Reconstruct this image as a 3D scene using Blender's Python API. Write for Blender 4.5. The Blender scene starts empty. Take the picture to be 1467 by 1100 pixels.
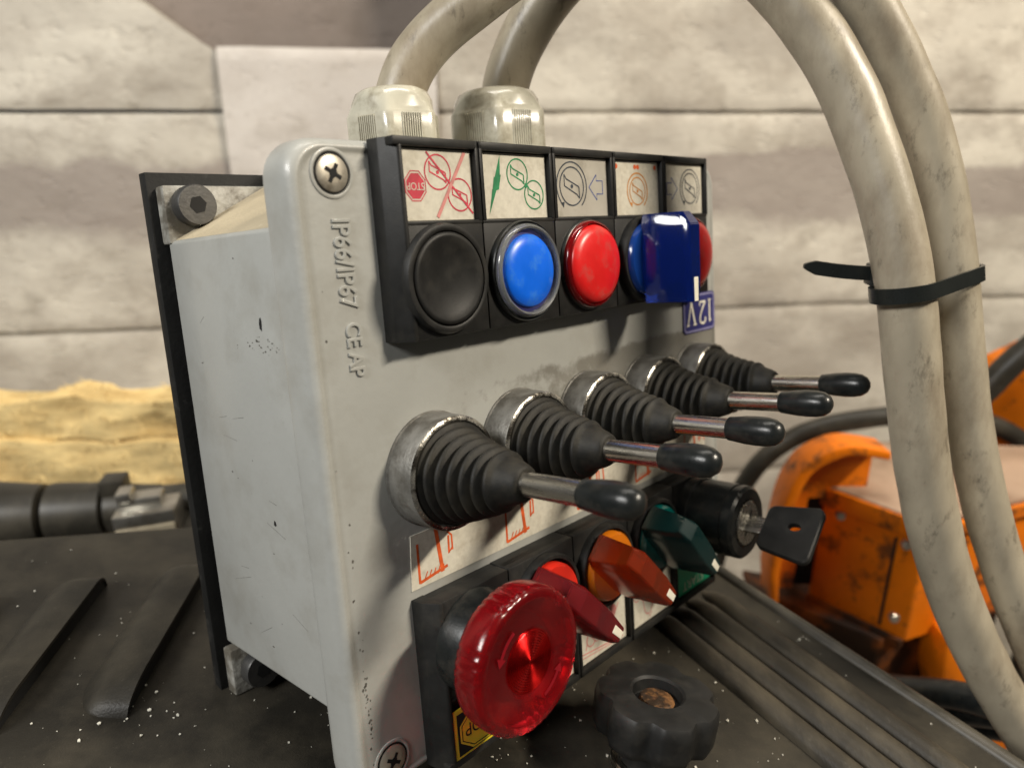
import bpy, bmesh, math, random
from mathutils import Vector, Matrix, noise
random.seed(7)
MM = 0.001
CAMZ = 1.0                     # camera height, metres
scene = bpy.context.scene
C = scene.collection

# ------------------------------------------------------------------ camera
cam = bpy.data.cameras.new('camera'); camo = bpy.data.objects.new('camera', cam); C.objects.link(camo)
cam.sensor_width = 36; cam.lens = 36 * 1072 / 1467
cam.clip_start = 0.01; cam.clip_end = 20
camo.location = (0, 0, CAMZ); camo.rotation_euler = (math.radians(90 - 19.8), 0, 0)
cam.dof.use_dof = True; cam.dof.focus_distance = 0.212; cam.dof.aperture_fstop = 10.5
scene.camera = camo
# ------------------------------------------------------------------ light (indoors: lamps, no sky)
world = bpy.data.worlds.new('World'); scene.world = world; world.use_nodes = True
bg = world.node_tree.nodes['Background']; bg.inputs[0].default_value = (1.0, 0.95, 0.86, 1); bg.inputs[1].default_value = 0.035
def area(name, loc, target, size, power, color, sy=None):
    L = bpy.data.lights.new(name, 'AREA'); L.energy = power; L.color = color
    L.shape = 'RECTANGLE'; L.size = size; L.size_y = sy or size
    o = bpy.data.objects.new(name, L); C.objects.link(o)
    o.location = (loc[0]*MM, loc[1]*MM, loc[2]*MM + CAMZ)
    d = Vector(target)*MM - Vector(loc)*MM
    o.rotation_euler = d.to_track_quat('-Z', 'Y').to_euler(); return o
area('work_lamp', (1080, -50, 810), (20, 240, -90), 0.36, 26, (1.0, 0.89, 0.73), 0.06)
area('fill_lamp', (-850, -620, 760), (-60, 240, -80), 0.7, 23, (1.0, 0.985, 0.95), 0.3)  # added fill from behind left, lifts the left side of the box
area('fill_lamp', (120, 400, 1350), (60, 740, -40), 1.2, 12, (1.0, 0.945, 0.85), 0.3)  # added overhead fill, placed to brighten the wall alone
vs = scene.view_settings; vs.view_transform = 'Standard'; vs.look = 'None'; vs.exposure = 0; vs.gamma = 1

# ------------------------------------------------------------------ helpers
def N(nt, t, **kw):
    n = nt.nodes.new(t)
    for k, v in kw.items(): setattr(n, k, v)
    return n
def mat(name, col, rough=0.5, metal=0.0, var=0.12, vscale=60, bump=0.0, bscale=400, dirt=None, damt=0.4, dscale=25,
        dedge=(0.5, 0.62), trans=0.0, ior=1.45, coat=0.0, spec=0.5, rvar=0.1, stretch=(1, 1, 1), aniso=0.0, fine=None):
    m = bpy.data.materials.new(name); m.use_nodes = True; nt = m.node_tree; lk = nt.links.new
    b = nt.nodes['Principled BSDF']
    tc = N(nt, 'ShaderNodeTexCoord'); mp = N(nt, 'ShaderNodeMapping'); mp.inputs['Scale'].default_value = stretch
    lk(tc.outputs['Object'], mp.inputs[0])
    n1 = N(nt, 'ShaderNodeTexNoise'); n1.inputs['Scale'].default_value = vscale; n1.inputs['Detail'].default_value = 6
    lk(mp.outputs[0], n1.inputs['Vector'])
    r = N(nt, 'ShaderNodeValToRGB'); lo = [max(0, c*(1-var)) for c in col]; hi = [min(1, c*(1+var)) for c in col]
    r.color_ramp.elements[0].position = 0.3; r.color_ramp.elements[1].position = 0.7
    r.color_ramp.elements[0].color = (*lo, 1); r.color_ramp.elements[1].color = (*hi, 1)
    lk(n1.outputs[0], r.inputs[0]); out = r.outputs[0]
    if dirt:
        n2 = N(nt, 'ShaderNodeTexNoise'); n2.inputs['Scale'].default_value = dscale; n2.inputs['Detail'].default_value = 9
        n2.inputs['Roughness'].default_value = 0.65
        lk(mp.outputs[0], n2.inputs['Vector'])
        r2 = N(nt, 'ShaderNodeValToRGB'); r2.color_ramp.elements[0].position = dedge[0]; r2.color_ramp.elements[1].position = dedge[1]
        r2.color_ramp.elements[0].color = (0, 0, 0, 1); r2.color_ramp.elements[1].color = (damt, damt, damt, 1)
        lk(n2.outputs[0], r2.inputs[0])
        mx = N(nt, 'ShaderNodeMix', data_type='RGBA'); mx.inputs[7].default_value = (*dirt, 1)
        lk(r2.outputs[0], mx.inputs[0]); lk(out, mx.inputs[6]); out = mx.outputs[2]
    if fine:
        n3 = N(nt, 'ShaderNodeTexNoise'); n3.inputs['Scale'].default_value = fine[1]; n3.inputs['Detail'].default_value = 10; n3.inputs['Roughness'].default_value = 0.75
        lk(mp.outputs[0], n3.inputs['Vector'])
        r3 = N(nt, 'ShaderNodeValToRGB'); r3.color_ramp.elements[0].position = fine[2]; r3.color_ramp.elements[1].position = fine[3]
        r3.color_ramp.elements[0].color = (0, 0, 0, 1); r3.color_ramp.elements[1].color = (fine[4],)*3+(1,)
        lk(n3.outputs[0], r3.inputs[0])
        mx = N(nt, 'ShaderNodeMix', data_type='RGBA'); mx.inputs[7].default_value = (*fine[0], 1)
        lk(r3.outputs[0], mx.inputs[0]); lk(out, mx.inputs[6]); out = mx.outputs[2]
    lk(out, b.inputs['Base Color'])
    mr = N(nt, 'ShaderNodeMapRange'); mr.inputs[3].default_value = max(0.02, rough-rvar); mr.inputs[4].default_value = min(1, rough+rvar)
    lk(n1.outputs[0], mr.inputs[0]); lk(mr.outputs[0], b.inputs['Roughness'])
    b.inputs['Metallic'].default_value = metal; b.inputs['Transmission Weight'].default_value = trans
    b.inputs['IOR'].default_value = ior; b.inputs['Coat Weight'].default_value = coat
    b.inputs['Specular IOR Level'].default_value = spec; b.inputs['Anisotropic'].default_value = aniso
    if bump:
        nb = N(nt, 'ShaderNodeTexNoise'); nb.inputs['Scale'].default_value = bscale; nb.inputs['Detail'].default_value = 4
        lk(mp.outputs[0], nb.inputs['Vector'])
        bp = N(nt, 'ShaderNodeBump'); bp.inputs['Strength'].default_value = bump; bp.inputs['Distance'].default_value = 0.001
        lk(nb.outputs[0], bp.inputs['Height']); lk(bp.outputs[0], b.inputs['Normal'])
    m['out'] = 0
    return m

def obj(name, bm, m, parent=None, loc=None, smooth=None, kind=None):
    me = bpy.data.meshes.new(name)
    bmesh.ops.recalc_face_normals(bm, faces=bm.faces[:])
    bm.to_mesh(me); bm.free()
    for k in (m if isinstance(m, (list, tuple)) else [m]): me.materials.append(k)
    if smooth is not None:
        me.shade_smooth(); me.set_sharp_from_angle(angle=math.radians(smooth))
    o = bpy.data.objects.new(name, me); C.objects.link(o)
    if parent: o.parent = parent
    if loc: o.location = Vector(loc)*MM
    if kind: o['kind'] = kind
    return o
def empty(name, label, cat, loc=(0, 0, 0), group=None):
    o = bpy.data.objects.new(name, None); C.objects.link(o); o.location = loc; o.empty_display_size = 0.02
    return tag(o, label, cat, group)
def tag(o, label, cat, group=None):
    o['label'] = label; o['category'] = cat
    if group: o['group'] = group
    return o
def V(*a): return Vector(a)*MM
def box(bm, lo, hi, bev=0.0, seg=2):
    r = bmesh.ops.create_cube(bm, size=1.0)
    vs_ = r['verts']; c = [(lo[i]+hi[i])/2 for i in range(3)]; s = [abs(hi[i]-lo[i]) for i in range(3)]
    for v in vs_: v.co = Vector((c[0]+v.co.x*s[0], c[1]+v.co.y*s[1], c[2]+v.co.z*s[2]))*MM
    if bev:
        es = list({e for v in vs_ for e in v.link_edges})
        bmesh.ops.bevel(bm, geom=es, offset=bev*MM, segments=seg, affect='EDGES', profile=0.5)
def prism(bm, pts, a, b, axis='y', bev=0.0, seg=2):
    """polygon pts (2d) extruded from a to b along axis; 2d = the two other axes in xyz order"""
    def co(p, t):
        return V(*{'y': (p[0], t, p[1]), 'z': (p[0], p[1], t), 'x': (t, p[0], p[1])}[axis])
    v0 = [bm.verts.new(co(p, a)) for p in pts]; v1 = [bm.verts.new(co(p, b)) for p in pts]
    n = len(pts); fs = [bm.faces.new(v0), bm.faces.new(v1[::-1])]
    for i in range(n): fs.append(bm.faces.new((v0[i], v0[(i+1) % n], v1[(i+1) % n], v1[i])))
    if bev:
        bmesh.ops.recalc_face_normals(bm, faces=fs)
        es = list({e for f in fs for e in f.edges if e.calc_face_angle(0) > 0.3})
        bmesh.ops.bevel(bm, geom=es, offset=bev*MM, segments=seg, affect='EDGES', profile=0.5)
def lathe(bm, prof, seg=48, axis='y', c=(0, 0, 0), mod=None, caps=True):
    """prof = (r, h): h runs out of the panel (-y) for axis y, up for z, along x for x"""
    rings = []
    for r, h in prof:
        ring = []
        for k in range(seg):
            a = 2*math.pi*k/seg; rr = r*(mod(a, r, h) if mod else 1)
            x, y = rr*math.cos(a), rr*math.sin(a)
            p = {'y': (x, -h, y), 'z': (x, y, h), 'x': (h, x, y)}[axis]
            ring.append(bm.verts.new(V(p[0]+c[0], p[1]+c[1], p[2]+c[2])))
        rings.append(ring)
    for A, B in zip(rings, rings[1:]):
        for k in range(seg): bm.faces.new((A[k], A[(k+1) % seg], B[(k+1) % seg], B[k]))
    if caps:
        bm.faces.new(rings[0]); bm.faces.new(rings[-1][::-1])
def smoothpath(pts, n=10):
    P = [Vector(p) for p in pts]; out = []
    for i in range(len(P)-1):
        p0 = P[max(i-1, 0)]; p1 = P[i]; p2 = P[i+1]; p3 = P[min(i+2, len(P)-1)]
        for k in range(n):
            t = k/n
            out.append(0.5*((2*p1)+(p2-p0)*t+(2*p0-5*p1+4*p2-p3)*t*t+(3*p1-p0-3*p2+p3)*t**3))
    out.append(P[-1]); return out
def tube(bm, pts, rad, seg=24, n=10, wob=0.0, caps=True, raw=False, relax=0):
    path = pts if raw else smoothpath(pts, n)
    for _ in range(relax):                              # even out the bends, ends kept
        path = path[:6]+[(path[i-3]+path[i-1]+path[i]*2+path[i+1]+path[i+3])/6 for i in range(6, len(path)-6)]+path[-6:]
    T = (path[1]-path[0]).normalized(); U = T.orthogonal().normalized(); rings = []
    for i, p in enumerate(path):
        t = (path[min(i+1, len(path)-1)]-path[max(i-1, 0)]).normalized()
        U = (U - t*U.dot(t)).normalized(); Wv = t.cross(U)
        r = rad(i/(len(path)-1)) if callable(rad) else rad
        ring = []
        for k in range(seg):
            a = 2*math.pi*k/seg
            q = U*math.cos(a)+Wv*math.sin(a)
            rr = r*(1+wob*noise.noise((p+q*r)*0.08))
            ring.append(bm.verts.new((p+q*rr)*MM))
        rings.append(ring)
    for A, B in zip(rings, rings[1:]):
        for k in range(seg): bm.faces.new((A[k], A[(k+1) % seg], B[(k+1) % seg], B[k]))
    if caps: bm.faces.new(rings[0][::-1]); bm.faces.new(rings[-1])
def ribbon(bm, pts, w, y=0.0, closed=False, th=0.06):
    """flat printed line in the xz plane, front at y"""
    P = [Vector((p[0], p[1])) for p in pts]; n = len(P); L = []; Rr = []
    for i in range(n):
        a = P[i-1] if (i or closed) else P[0]; b = P[(i+1) % n] if (i < n-1 or closed) else P[-1]
        d = (b-a); d = d.normalized() if d.length else Vector((1, 0)); q = Vector((-d.y, d.x))*w/2
        L.append(bm.verts.new(V(P[i].x+q.x, y, P[i].y+q.y))); Rr.append(bm.verts.new(V(P[i].x-q.x, y, P[i].y-q.y)))
    for i in range(n if closed else n-1):
        j = (i+1) % n; bm.faces.new((L[i], L[j], Rr[j], Rr[i]))
def circle(cx, cz, r, a0=0, a1=360, n=36, rz=None):
    return [(cx+r*math.cos(math.radians(a0+(a1-a0)*k/n)), cz+(rz or r)*math.sin(math.radians(a0+(a1-a0)*k/n))) for k in range(n+1)]
def smooth2(p): return [(v.x, v.y) for v in smoothpath([(a, b, 0) for a, b in p], 6)]
def flat(bm, pts, y):
    bm.faces.new([bm.verts.new(V(p[0], y, p[1])) for p in pts])
def text_bm(body, size, ext, rot=0.0, bevel=0.0, sx=1.0, space=1.0):
    cu = bpy.data.curves.new('t', 'FONT'); cu.body = body; cu.size = size; cu.extrude = ext; cu.align_x = 'CENTER'; cu.align_y = 'CENTER'
    cu.bevel_depth = bevel; cu.bevel_resolution = 1; cu.space_character = space
    o = bpy.data.objects.new('t', cu); C.objects.link(o)
    me = bpy.data.meshes.new_from_object(o.evaluated_get(bpy.context.evaluated_depsgraph_get()))
    bpy.data.objects.remove(o); bm = bmesh.new(); bm.from_mesh(me); bpy.data.meshes.remove(me)
    ca, sa = math.cos(math.radians(rot)), math.sin(math.radians(rot))
    for v in bm.verts:
        x, y, z = v.co; x *= sx
        v.co = V(x*ca-y*sa, -z, x*sa+y*ca)
    return bm
def add_bm(dst, src, off):
    me = bpy.data.meshes.new('tmp'); src.to_mesh(me); src.free()
    me.transform(Matrix.Translation(V(*off))); dst.from_mesh(me); bpy.data.meshes.remove(me)

# ------------------------------------------------------------------ materials
M = {}
M['black_plastic'] = mat('black_plastic', (0.0125, 0.0125, 0.012), 0.5, spec=0.3, var=0.25, vscale=200, bump=0.05, bscale=2500, dirt=(0.05, 0.046, 0.038), damt=0.45, dscale=110, dedge=(0.5, 0.75), fine=((0.13, 0.12, 0.1), 1100, 0.64, 0.74, 0.4))
M['rubber'] = mat('rubber', (0.009, 0.0087, 0.0075), 0.58, spec=0.3, var=0.3, vscale=200, bump=0.12, bscale=2600, dirt=(0.045, 0.039, 0.027), damt=0.5, dscale=150, dedge=(0.42, 0.72), fine=((0.16, 0.145, 0.11), 1300, 0.62, 0.76, 0.45))
M['gloss_black'] = mat('gloss_black', (0.009, 0.0105, 0.0105), 0.31, spec=0.42, var=0.25, vscale=260, rvar=0.1, bump=0.05, bscale=1600, dirt=(0.055, 0.05, 0.04), damt=0.5, dscale=180, dedge=(0.48, 0.74), fine=((0.17, 0.16, 0.13), 1300, 0.63, 0.75, 0.45))
M['steel'] = mat('steel', (0.55, 0.52, 0.46), 0.27, 1.0, var=0.15, vscale=900, stretch=(1, 0.12, 1), dirt=(0.16, 0.135, 0.1), damt=0.6, dscale=260, dedge=(0.52, 0.7), bump=0.05, bscale=1500)
M['worn_zinc'] = mat('worn_zinc', (0.17, 0.166, 0.152), 0.46, 0.35, var=0.25, vscale=160, dirt=(0.05, 0.043, 0.033), damt=0.85, dscale=120, dedge=(0.44, 0.66), bump=0.15, bscale=900, fine=((0.38, 0.37, 0.33), 900, 0.62, 0.74, 0.55))
M['bright_edge'] = mat('bright_edge', (0.66, 0.64, 0.58), 0.28, 0.95, var=0.2, vscale=900, dirt=(0.07, 0.062, 0.05), damt=0.95, dscale=110, dedge=(0.44, 0.54), bump=0.2, bscale=700)
M['gland'] = mat('gland_plastic', (0.44, 0.42, 0.34), 0.2, var=0.1, vscale=150, dirt=(0.15, 0.125, 0.08), damt=0.65, dscale=130, dedge=(0.5, 0.7), coat=0.3, rvar=0.08, fine=((0.06, 0.05, 0.03), 700, 0.64, 0.75, 0.6))
M['cable'] = mat('cable_jacket', (0.325, 0.285, 0.212), 0.38, var=0.16, vscale=60, bump=0.08, bscale=500, dirt=(0.14, 0.105, 0.068), damt=0.7, dscale=42, dedge=(0.48, 0.72), stretch=(1.3, 1.3, 0.6), rvar=0.16, fine=((0.035, 0.026, 0.017), 110, 0.56, 0.72, 0.75))
M['paper'] = mat('legend_paper', (0.60, 0.57, 0.48), 0.45, var=0.08, vscale=700, dirt=(0.36, 0.31, 0.23), damt=0.55, dscale=240, dedge=(0.5, 0.72), fine=((0.3, 0.26, 0.19), 1400, 0.6, 0.75, 0.4))
M['foil'] = mat('legend_foil', (0.58, 0.55, 0.48), 0.32, 0.35, var=0.06, vscale=120, dirt=(0.3, 0.27, 0.21), damt=0.4, dscale=80)
M['print_red'] = mat('print_red', (0.50, 0.035, 0.06), 0.55, var=0.25, vscale=400)
M['print_pink'] = mat('print_pink', (0.56, 0.22, 0.2), 0.55, var=0.2, vscale=400)
M['print_green'] = mat('print_green', (0.015, 0.20, 0.075), 0.55, var=0.3, vscale=400)
M['print_dark'] = mat('print_dark', (0.035, 0.045, 0.06), 0.5, var=0.3, vscale=400)
M['print_blue'] = mat('print_blue', (0.05, 0.08, 0.26), 0.5, var=0.3, vscale=400)
M['print_amber'] = mat('print_amber', (0.50, 0.20, 0.03), 0.55, var=0.2, vscale=400)
M['print_orange'] = mat('print_orange', (0.62, 0.10, 0.02), 0.55, var=0.25, vscale=400)
M['white'] = mat('white_mark', (0.72, 0.69, 0.58), 0.45, var=0.08, vscale=200, dirt=(0.35, 0.3, 0.22), damt=0.4, dscale=150)
M['sticker_blue'] = mat('sticker_blue', (0.03, 0.03, 0.13), 0.35, var=0.15)
M['sticker_lilac'] = mat('sticker_lilac', (0.22, 0.21, 0.36), 0.4, var=0.15)
M['sticker_yellow'] = mat('sticker_yellow', (0.62, 0.50, 0.02), 0.4, var=0.12)
M['sticker_green'] = mat('sticker_green', (0.015, 0.42, 0.2), 0.4, var=0.12)
M['lens_blue'] = mat('lens_blue', (0.004, 0.125, 0.76), 0.32, var=0.1, vscale=120, rvar=0.1, dirt=(0.04, 0.2, 0.68), damt=0.6, dscale=160, fine=((0.15, 0.3, 0.7), 900, 0.62, 0.76, 0.3))
M['lens_red'] = mat('lens_red', (0.60, 0.012, 0.012), 0.32, var=0.1, vscale=120, rvar=0.1, dirt=(0.45, 0.06, 0.05), damt=0.6, dscale=160, fine=((0.5, 0.2, 0.18), 900, 0.62, 0.76, 0.3))
M['clear_red'] = mat('clear_red', (0.55, 0.01, 0.015), 0.12, var=0.05, trans=0.8, ior=1.49, rvar=0.04)
M['clear_ring'] = mat('clear_ring', (0.72, 0.74, 0.74), 0.14, var=0.05, trans=0.85, ior=1.46, rvar=0.05)
M['stop_red'] = mat('stop_red', (0.46, 0.007, 0.013), 0.20, var=0.06, trans=0.85, ior=1.48, rvar=0.08, vscale=200, bump=0.05, bscale=900, fine=((0.42, 0.15, 0.14), 700, 0.55, 0.74, 0.42))
M['stop_dark'] = mat('stop_dark', (0.22, 0.004, 0.01), 0.3, var=0.1)
M['red_foil'] = mat('red_foil', (0.95, 0.02, 0.02), 0.2, 1.0, var=0.1, vscale=300)
M['clear_blue'] = mat('clear_blue', (0.006, 0.03, 0.25), 0.09, var=0.05, trans=0.75, ior=1.49, rvar=0.03)
M['clear_amber'] = mat('clear_amber', (0.34, 0.038, 0.004), 0.18, var=0.05, trans=0.72, ior=1.49, rvar=0.04)
M['clear_ruby'] = mat('clear_ruby', (0.28, 0.018, 0.026), 0.22, var=0.05, trans=0.74, ior=1.49, rvar=0.04)
M['clear_green'] = mat('clear_green', (0.006, 0.045, 0.045), 0.18, var=0.05, trans=0.65, ior=1.49, rvar=0.04)
M['lens_amber'] = mat('lens_amber', (0.72, 0.20, 0.008), 0.22, var=0.08, rvar=0.05, trans=0.25, ior=1.49)
M['lens_ruby'] = mat('lens_ruby', (0.75, 0.03, 0.015), 0.22, var=0.08, rvar=0.05, trans=0.25, ior=1.49)
M['lens_teal'] = mat('lens_teal', (0.0, 0.13, 0.12), 0.22, var=0.08, rvar=0.05, trans=0.3, ior=1.49)
M['lens_navy'] = mat('lens_navy', (0.01, 0.06, 0.32), 0.18, var=0.08, rvar=0.05, trans=0.4, ior=1.49)
M['disc_amber'] = mat('disc_amber', (0.75, 0.22, 0.01), 0.4)
M['disc_red'] = mat('disc_red', (0.75, 0.03, 0.015), 0.4)
M['disc_teal'] = mat('disc_teal', (0.0, 0.20, 0.19), 0.4)
M['disc_blue'] = mat('disc_blue', (0.01, 0.10, 0.5), 0.4)
M['plate_black'] = mat('plate_black', (0.011, 0.011, 0.0105), 0.62, spec=0.25, var=0.3, bump=0.15, bscale=700, dirt=(0.10, 0.095, 0.085), damt=0.4, dscale=120, dedge=(0.58, 0.75))
M['bolt_black'] = mat('bolt_black', (0.05, 0.05, 0.05), 0.45, 0.5, var=0.2, bump=0.1, bscale=900, dirt=(0.16, 0.15, 0.13), damt=0.3)
M['screw'] = mat('screw_nickel', (0.52, 0.48, 0.40), 0.4, 0.7, var=0.15, dirt=(0.15, 0.12, 0.08), damt=0.6, dscale=120)
M['hole'] = mat('dark_hole', (0.006, 0.006, 0.006), 0.8)  # flat black: darkness of openings put in as colour, also black print
M['dust_reflection_beige'] = mat('dust_reflection_beige', (0.38, 0.325, 0.225), 0.6, var=0.14, bump=0.3, bscale=900, dirt=(0.22, 0.185, 0.13), damt=0.6, fine=((0.7, 0.66, 0.55), 260, 0.64, 0.7, 0.8))  # dust on the box; also the wool's reflection painted on the clamp
M['hood'] = mat('hood_plastic', (0.019, 0.0172, 0.0136), 0.5, spec=0.3, var=0.25, vscale=30, bump=0.14, bscale=1500, dirt=(0.066, 0.057, 0.041), damt=0.75, dscale=24, dedge=(0.42, 0.68), rvar=0.14, fine=((0.17, 0.155, 0.12), 600, 0.60, 0.76, 0.4))
M['hood_dusty'] = mat('hood_dusty', (0.034, 0.029, 0.021), 0.5, spec=0.3, var=0.3, vscale=40, bump=0.14, bscale=1500, dirt=(0.10, 0.083, 0.056), damt=0.7, dscale=40, dedge=(0.44, 0.66), stretch=(1, .4, 1), fine=((0.17, 0.155, 0.12), 600, 0.60, 0.76, 0.4))
M['chip'] = mat('white_chip', (0.62, 0.60, 0.52), 0.7)
M['rust'] = mat('rusty_steel', (0.20, 0.095, 0.035), 0.6, 0.4, var=0.6, vscale=260, bump=0.8, bscale=420, dirt=(0.025, 0.016, 0.01), damt=0.95, dscale=190, dedge=(0.42, 0.54))
M['orange'] = mat('orange_paint', (0.72, 0.172, 0.003), 0.45, spec=0.3, var=0.15, vscale=30, bump=0.12, bscale=200, dirt=(0.085, 0.036, 0.014), damt=0.9, dscale=40, dedge=(0.53, 0.63), fine=((0.04, 0.024, 0.014), 140, 0.59, 0.67, 0.85))
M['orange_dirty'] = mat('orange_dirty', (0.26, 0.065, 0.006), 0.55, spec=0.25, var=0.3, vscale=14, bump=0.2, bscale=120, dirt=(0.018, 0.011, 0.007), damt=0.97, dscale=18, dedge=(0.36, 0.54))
M['dusty_top'] = mat('dusty_top', (0.36, 0.25, 0.175), 0.65, var=0.12, vscale=20, dirt=(0.17, 0.1, 0.06), damt=0.6, dscale=18)
M['hose'] = mat('hose_rubber', (0.030, 0.027, 0.021), 0.40, spec=0.4, var=0.25, vscale=30, dirt=(0.085, 0.075, 0.056), damt=0.55, dscale=20)
M['tie'] = mat('tie_nylon', (0.012, 0.014, 0.013), 0.28, var=0.2, bump=0.05)
M['galv'] = mat('galvanised', (0.5, 0.48, 0.43), 0.33, 0.9, var=0.2, vscale=80, dirt=(0.1, 0.08, 0.05), damt=0.6, dscale=40)
M['floor'] = mat('floor_concrete', (0.16, 0.145, 0.125), 0.8, var=0.2, vscale=8, bump=0.3, bscale=60)

def lid_material():
    m = mat('box_paint', (0.34, 0.345, 0.325), 0.36, var=0.05, vscale=35, bump=0.07, bscale=420, dirt=(0.21, 0.195, 0.16), damt=0.45, dscale=40, dedge=(0.48, 0.72), rvar=0.08, coat=0.1, fine=((0.12, 0.11, 0.09), 420, 0.655, 0.73, 0.5))
    return m
M['paint'] = lid_material()
M['paint_dirty'] = mat('box_paint_dirty', (0.33, 0.325, 0.295), 0.5, var=0.1, vscale=120, bump=0.3, bscale=600, dirt=(0.085, 0.074, 0.056), damt=0.9, dscale=90, dedge=(0.42, 0.58))
def lid_front_material():
    """same paint, with greasy grime that has gathered round the joysticks and under the button row"""
    m = lid_material(); m.name = 'box_paint_grimy'; nt = m.node_tree; lk = nt.links.new; b = nt.nodes['Principled BSDF']
    src = b.inputs['Base Color'].links[0].from_socket
    tc = N(nt, 'ShaderNodeTexCoord'); sp = N(nt, 'ShaderNodeSeparateXYZ'); lk(tc.outputs['Object'], sp.inputs[0])
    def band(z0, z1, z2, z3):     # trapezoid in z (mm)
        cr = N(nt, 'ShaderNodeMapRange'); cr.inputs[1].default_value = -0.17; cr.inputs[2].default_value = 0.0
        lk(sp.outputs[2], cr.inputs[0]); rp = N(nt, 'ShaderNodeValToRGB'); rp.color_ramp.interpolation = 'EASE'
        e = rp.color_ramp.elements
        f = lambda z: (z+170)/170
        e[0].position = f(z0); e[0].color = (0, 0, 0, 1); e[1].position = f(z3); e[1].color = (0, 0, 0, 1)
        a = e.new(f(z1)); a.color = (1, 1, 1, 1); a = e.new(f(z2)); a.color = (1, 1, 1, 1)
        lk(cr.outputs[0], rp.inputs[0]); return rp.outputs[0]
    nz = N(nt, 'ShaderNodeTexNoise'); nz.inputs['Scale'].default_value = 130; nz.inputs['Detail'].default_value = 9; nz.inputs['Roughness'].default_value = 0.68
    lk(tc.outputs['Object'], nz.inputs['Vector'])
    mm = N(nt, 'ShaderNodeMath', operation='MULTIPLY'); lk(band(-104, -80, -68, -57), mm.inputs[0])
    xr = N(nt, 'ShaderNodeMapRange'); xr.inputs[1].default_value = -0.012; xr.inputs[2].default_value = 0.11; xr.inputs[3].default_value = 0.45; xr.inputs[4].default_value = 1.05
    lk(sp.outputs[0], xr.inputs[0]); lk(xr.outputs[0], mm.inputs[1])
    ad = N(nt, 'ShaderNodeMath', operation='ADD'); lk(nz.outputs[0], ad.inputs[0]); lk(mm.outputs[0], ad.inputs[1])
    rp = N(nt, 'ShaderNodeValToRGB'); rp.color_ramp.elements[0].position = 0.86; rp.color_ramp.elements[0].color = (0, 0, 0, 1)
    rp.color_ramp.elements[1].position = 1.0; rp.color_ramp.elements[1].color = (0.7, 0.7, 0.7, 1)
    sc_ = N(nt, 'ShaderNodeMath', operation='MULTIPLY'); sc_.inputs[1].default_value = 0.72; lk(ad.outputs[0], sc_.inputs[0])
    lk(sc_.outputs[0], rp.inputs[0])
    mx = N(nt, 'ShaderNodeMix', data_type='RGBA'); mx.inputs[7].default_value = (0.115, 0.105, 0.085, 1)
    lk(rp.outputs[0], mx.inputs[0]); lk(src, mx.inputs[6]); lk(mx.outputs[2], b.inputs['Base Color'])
    return m
M['paint_front'] = lid_front_material()

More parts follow.
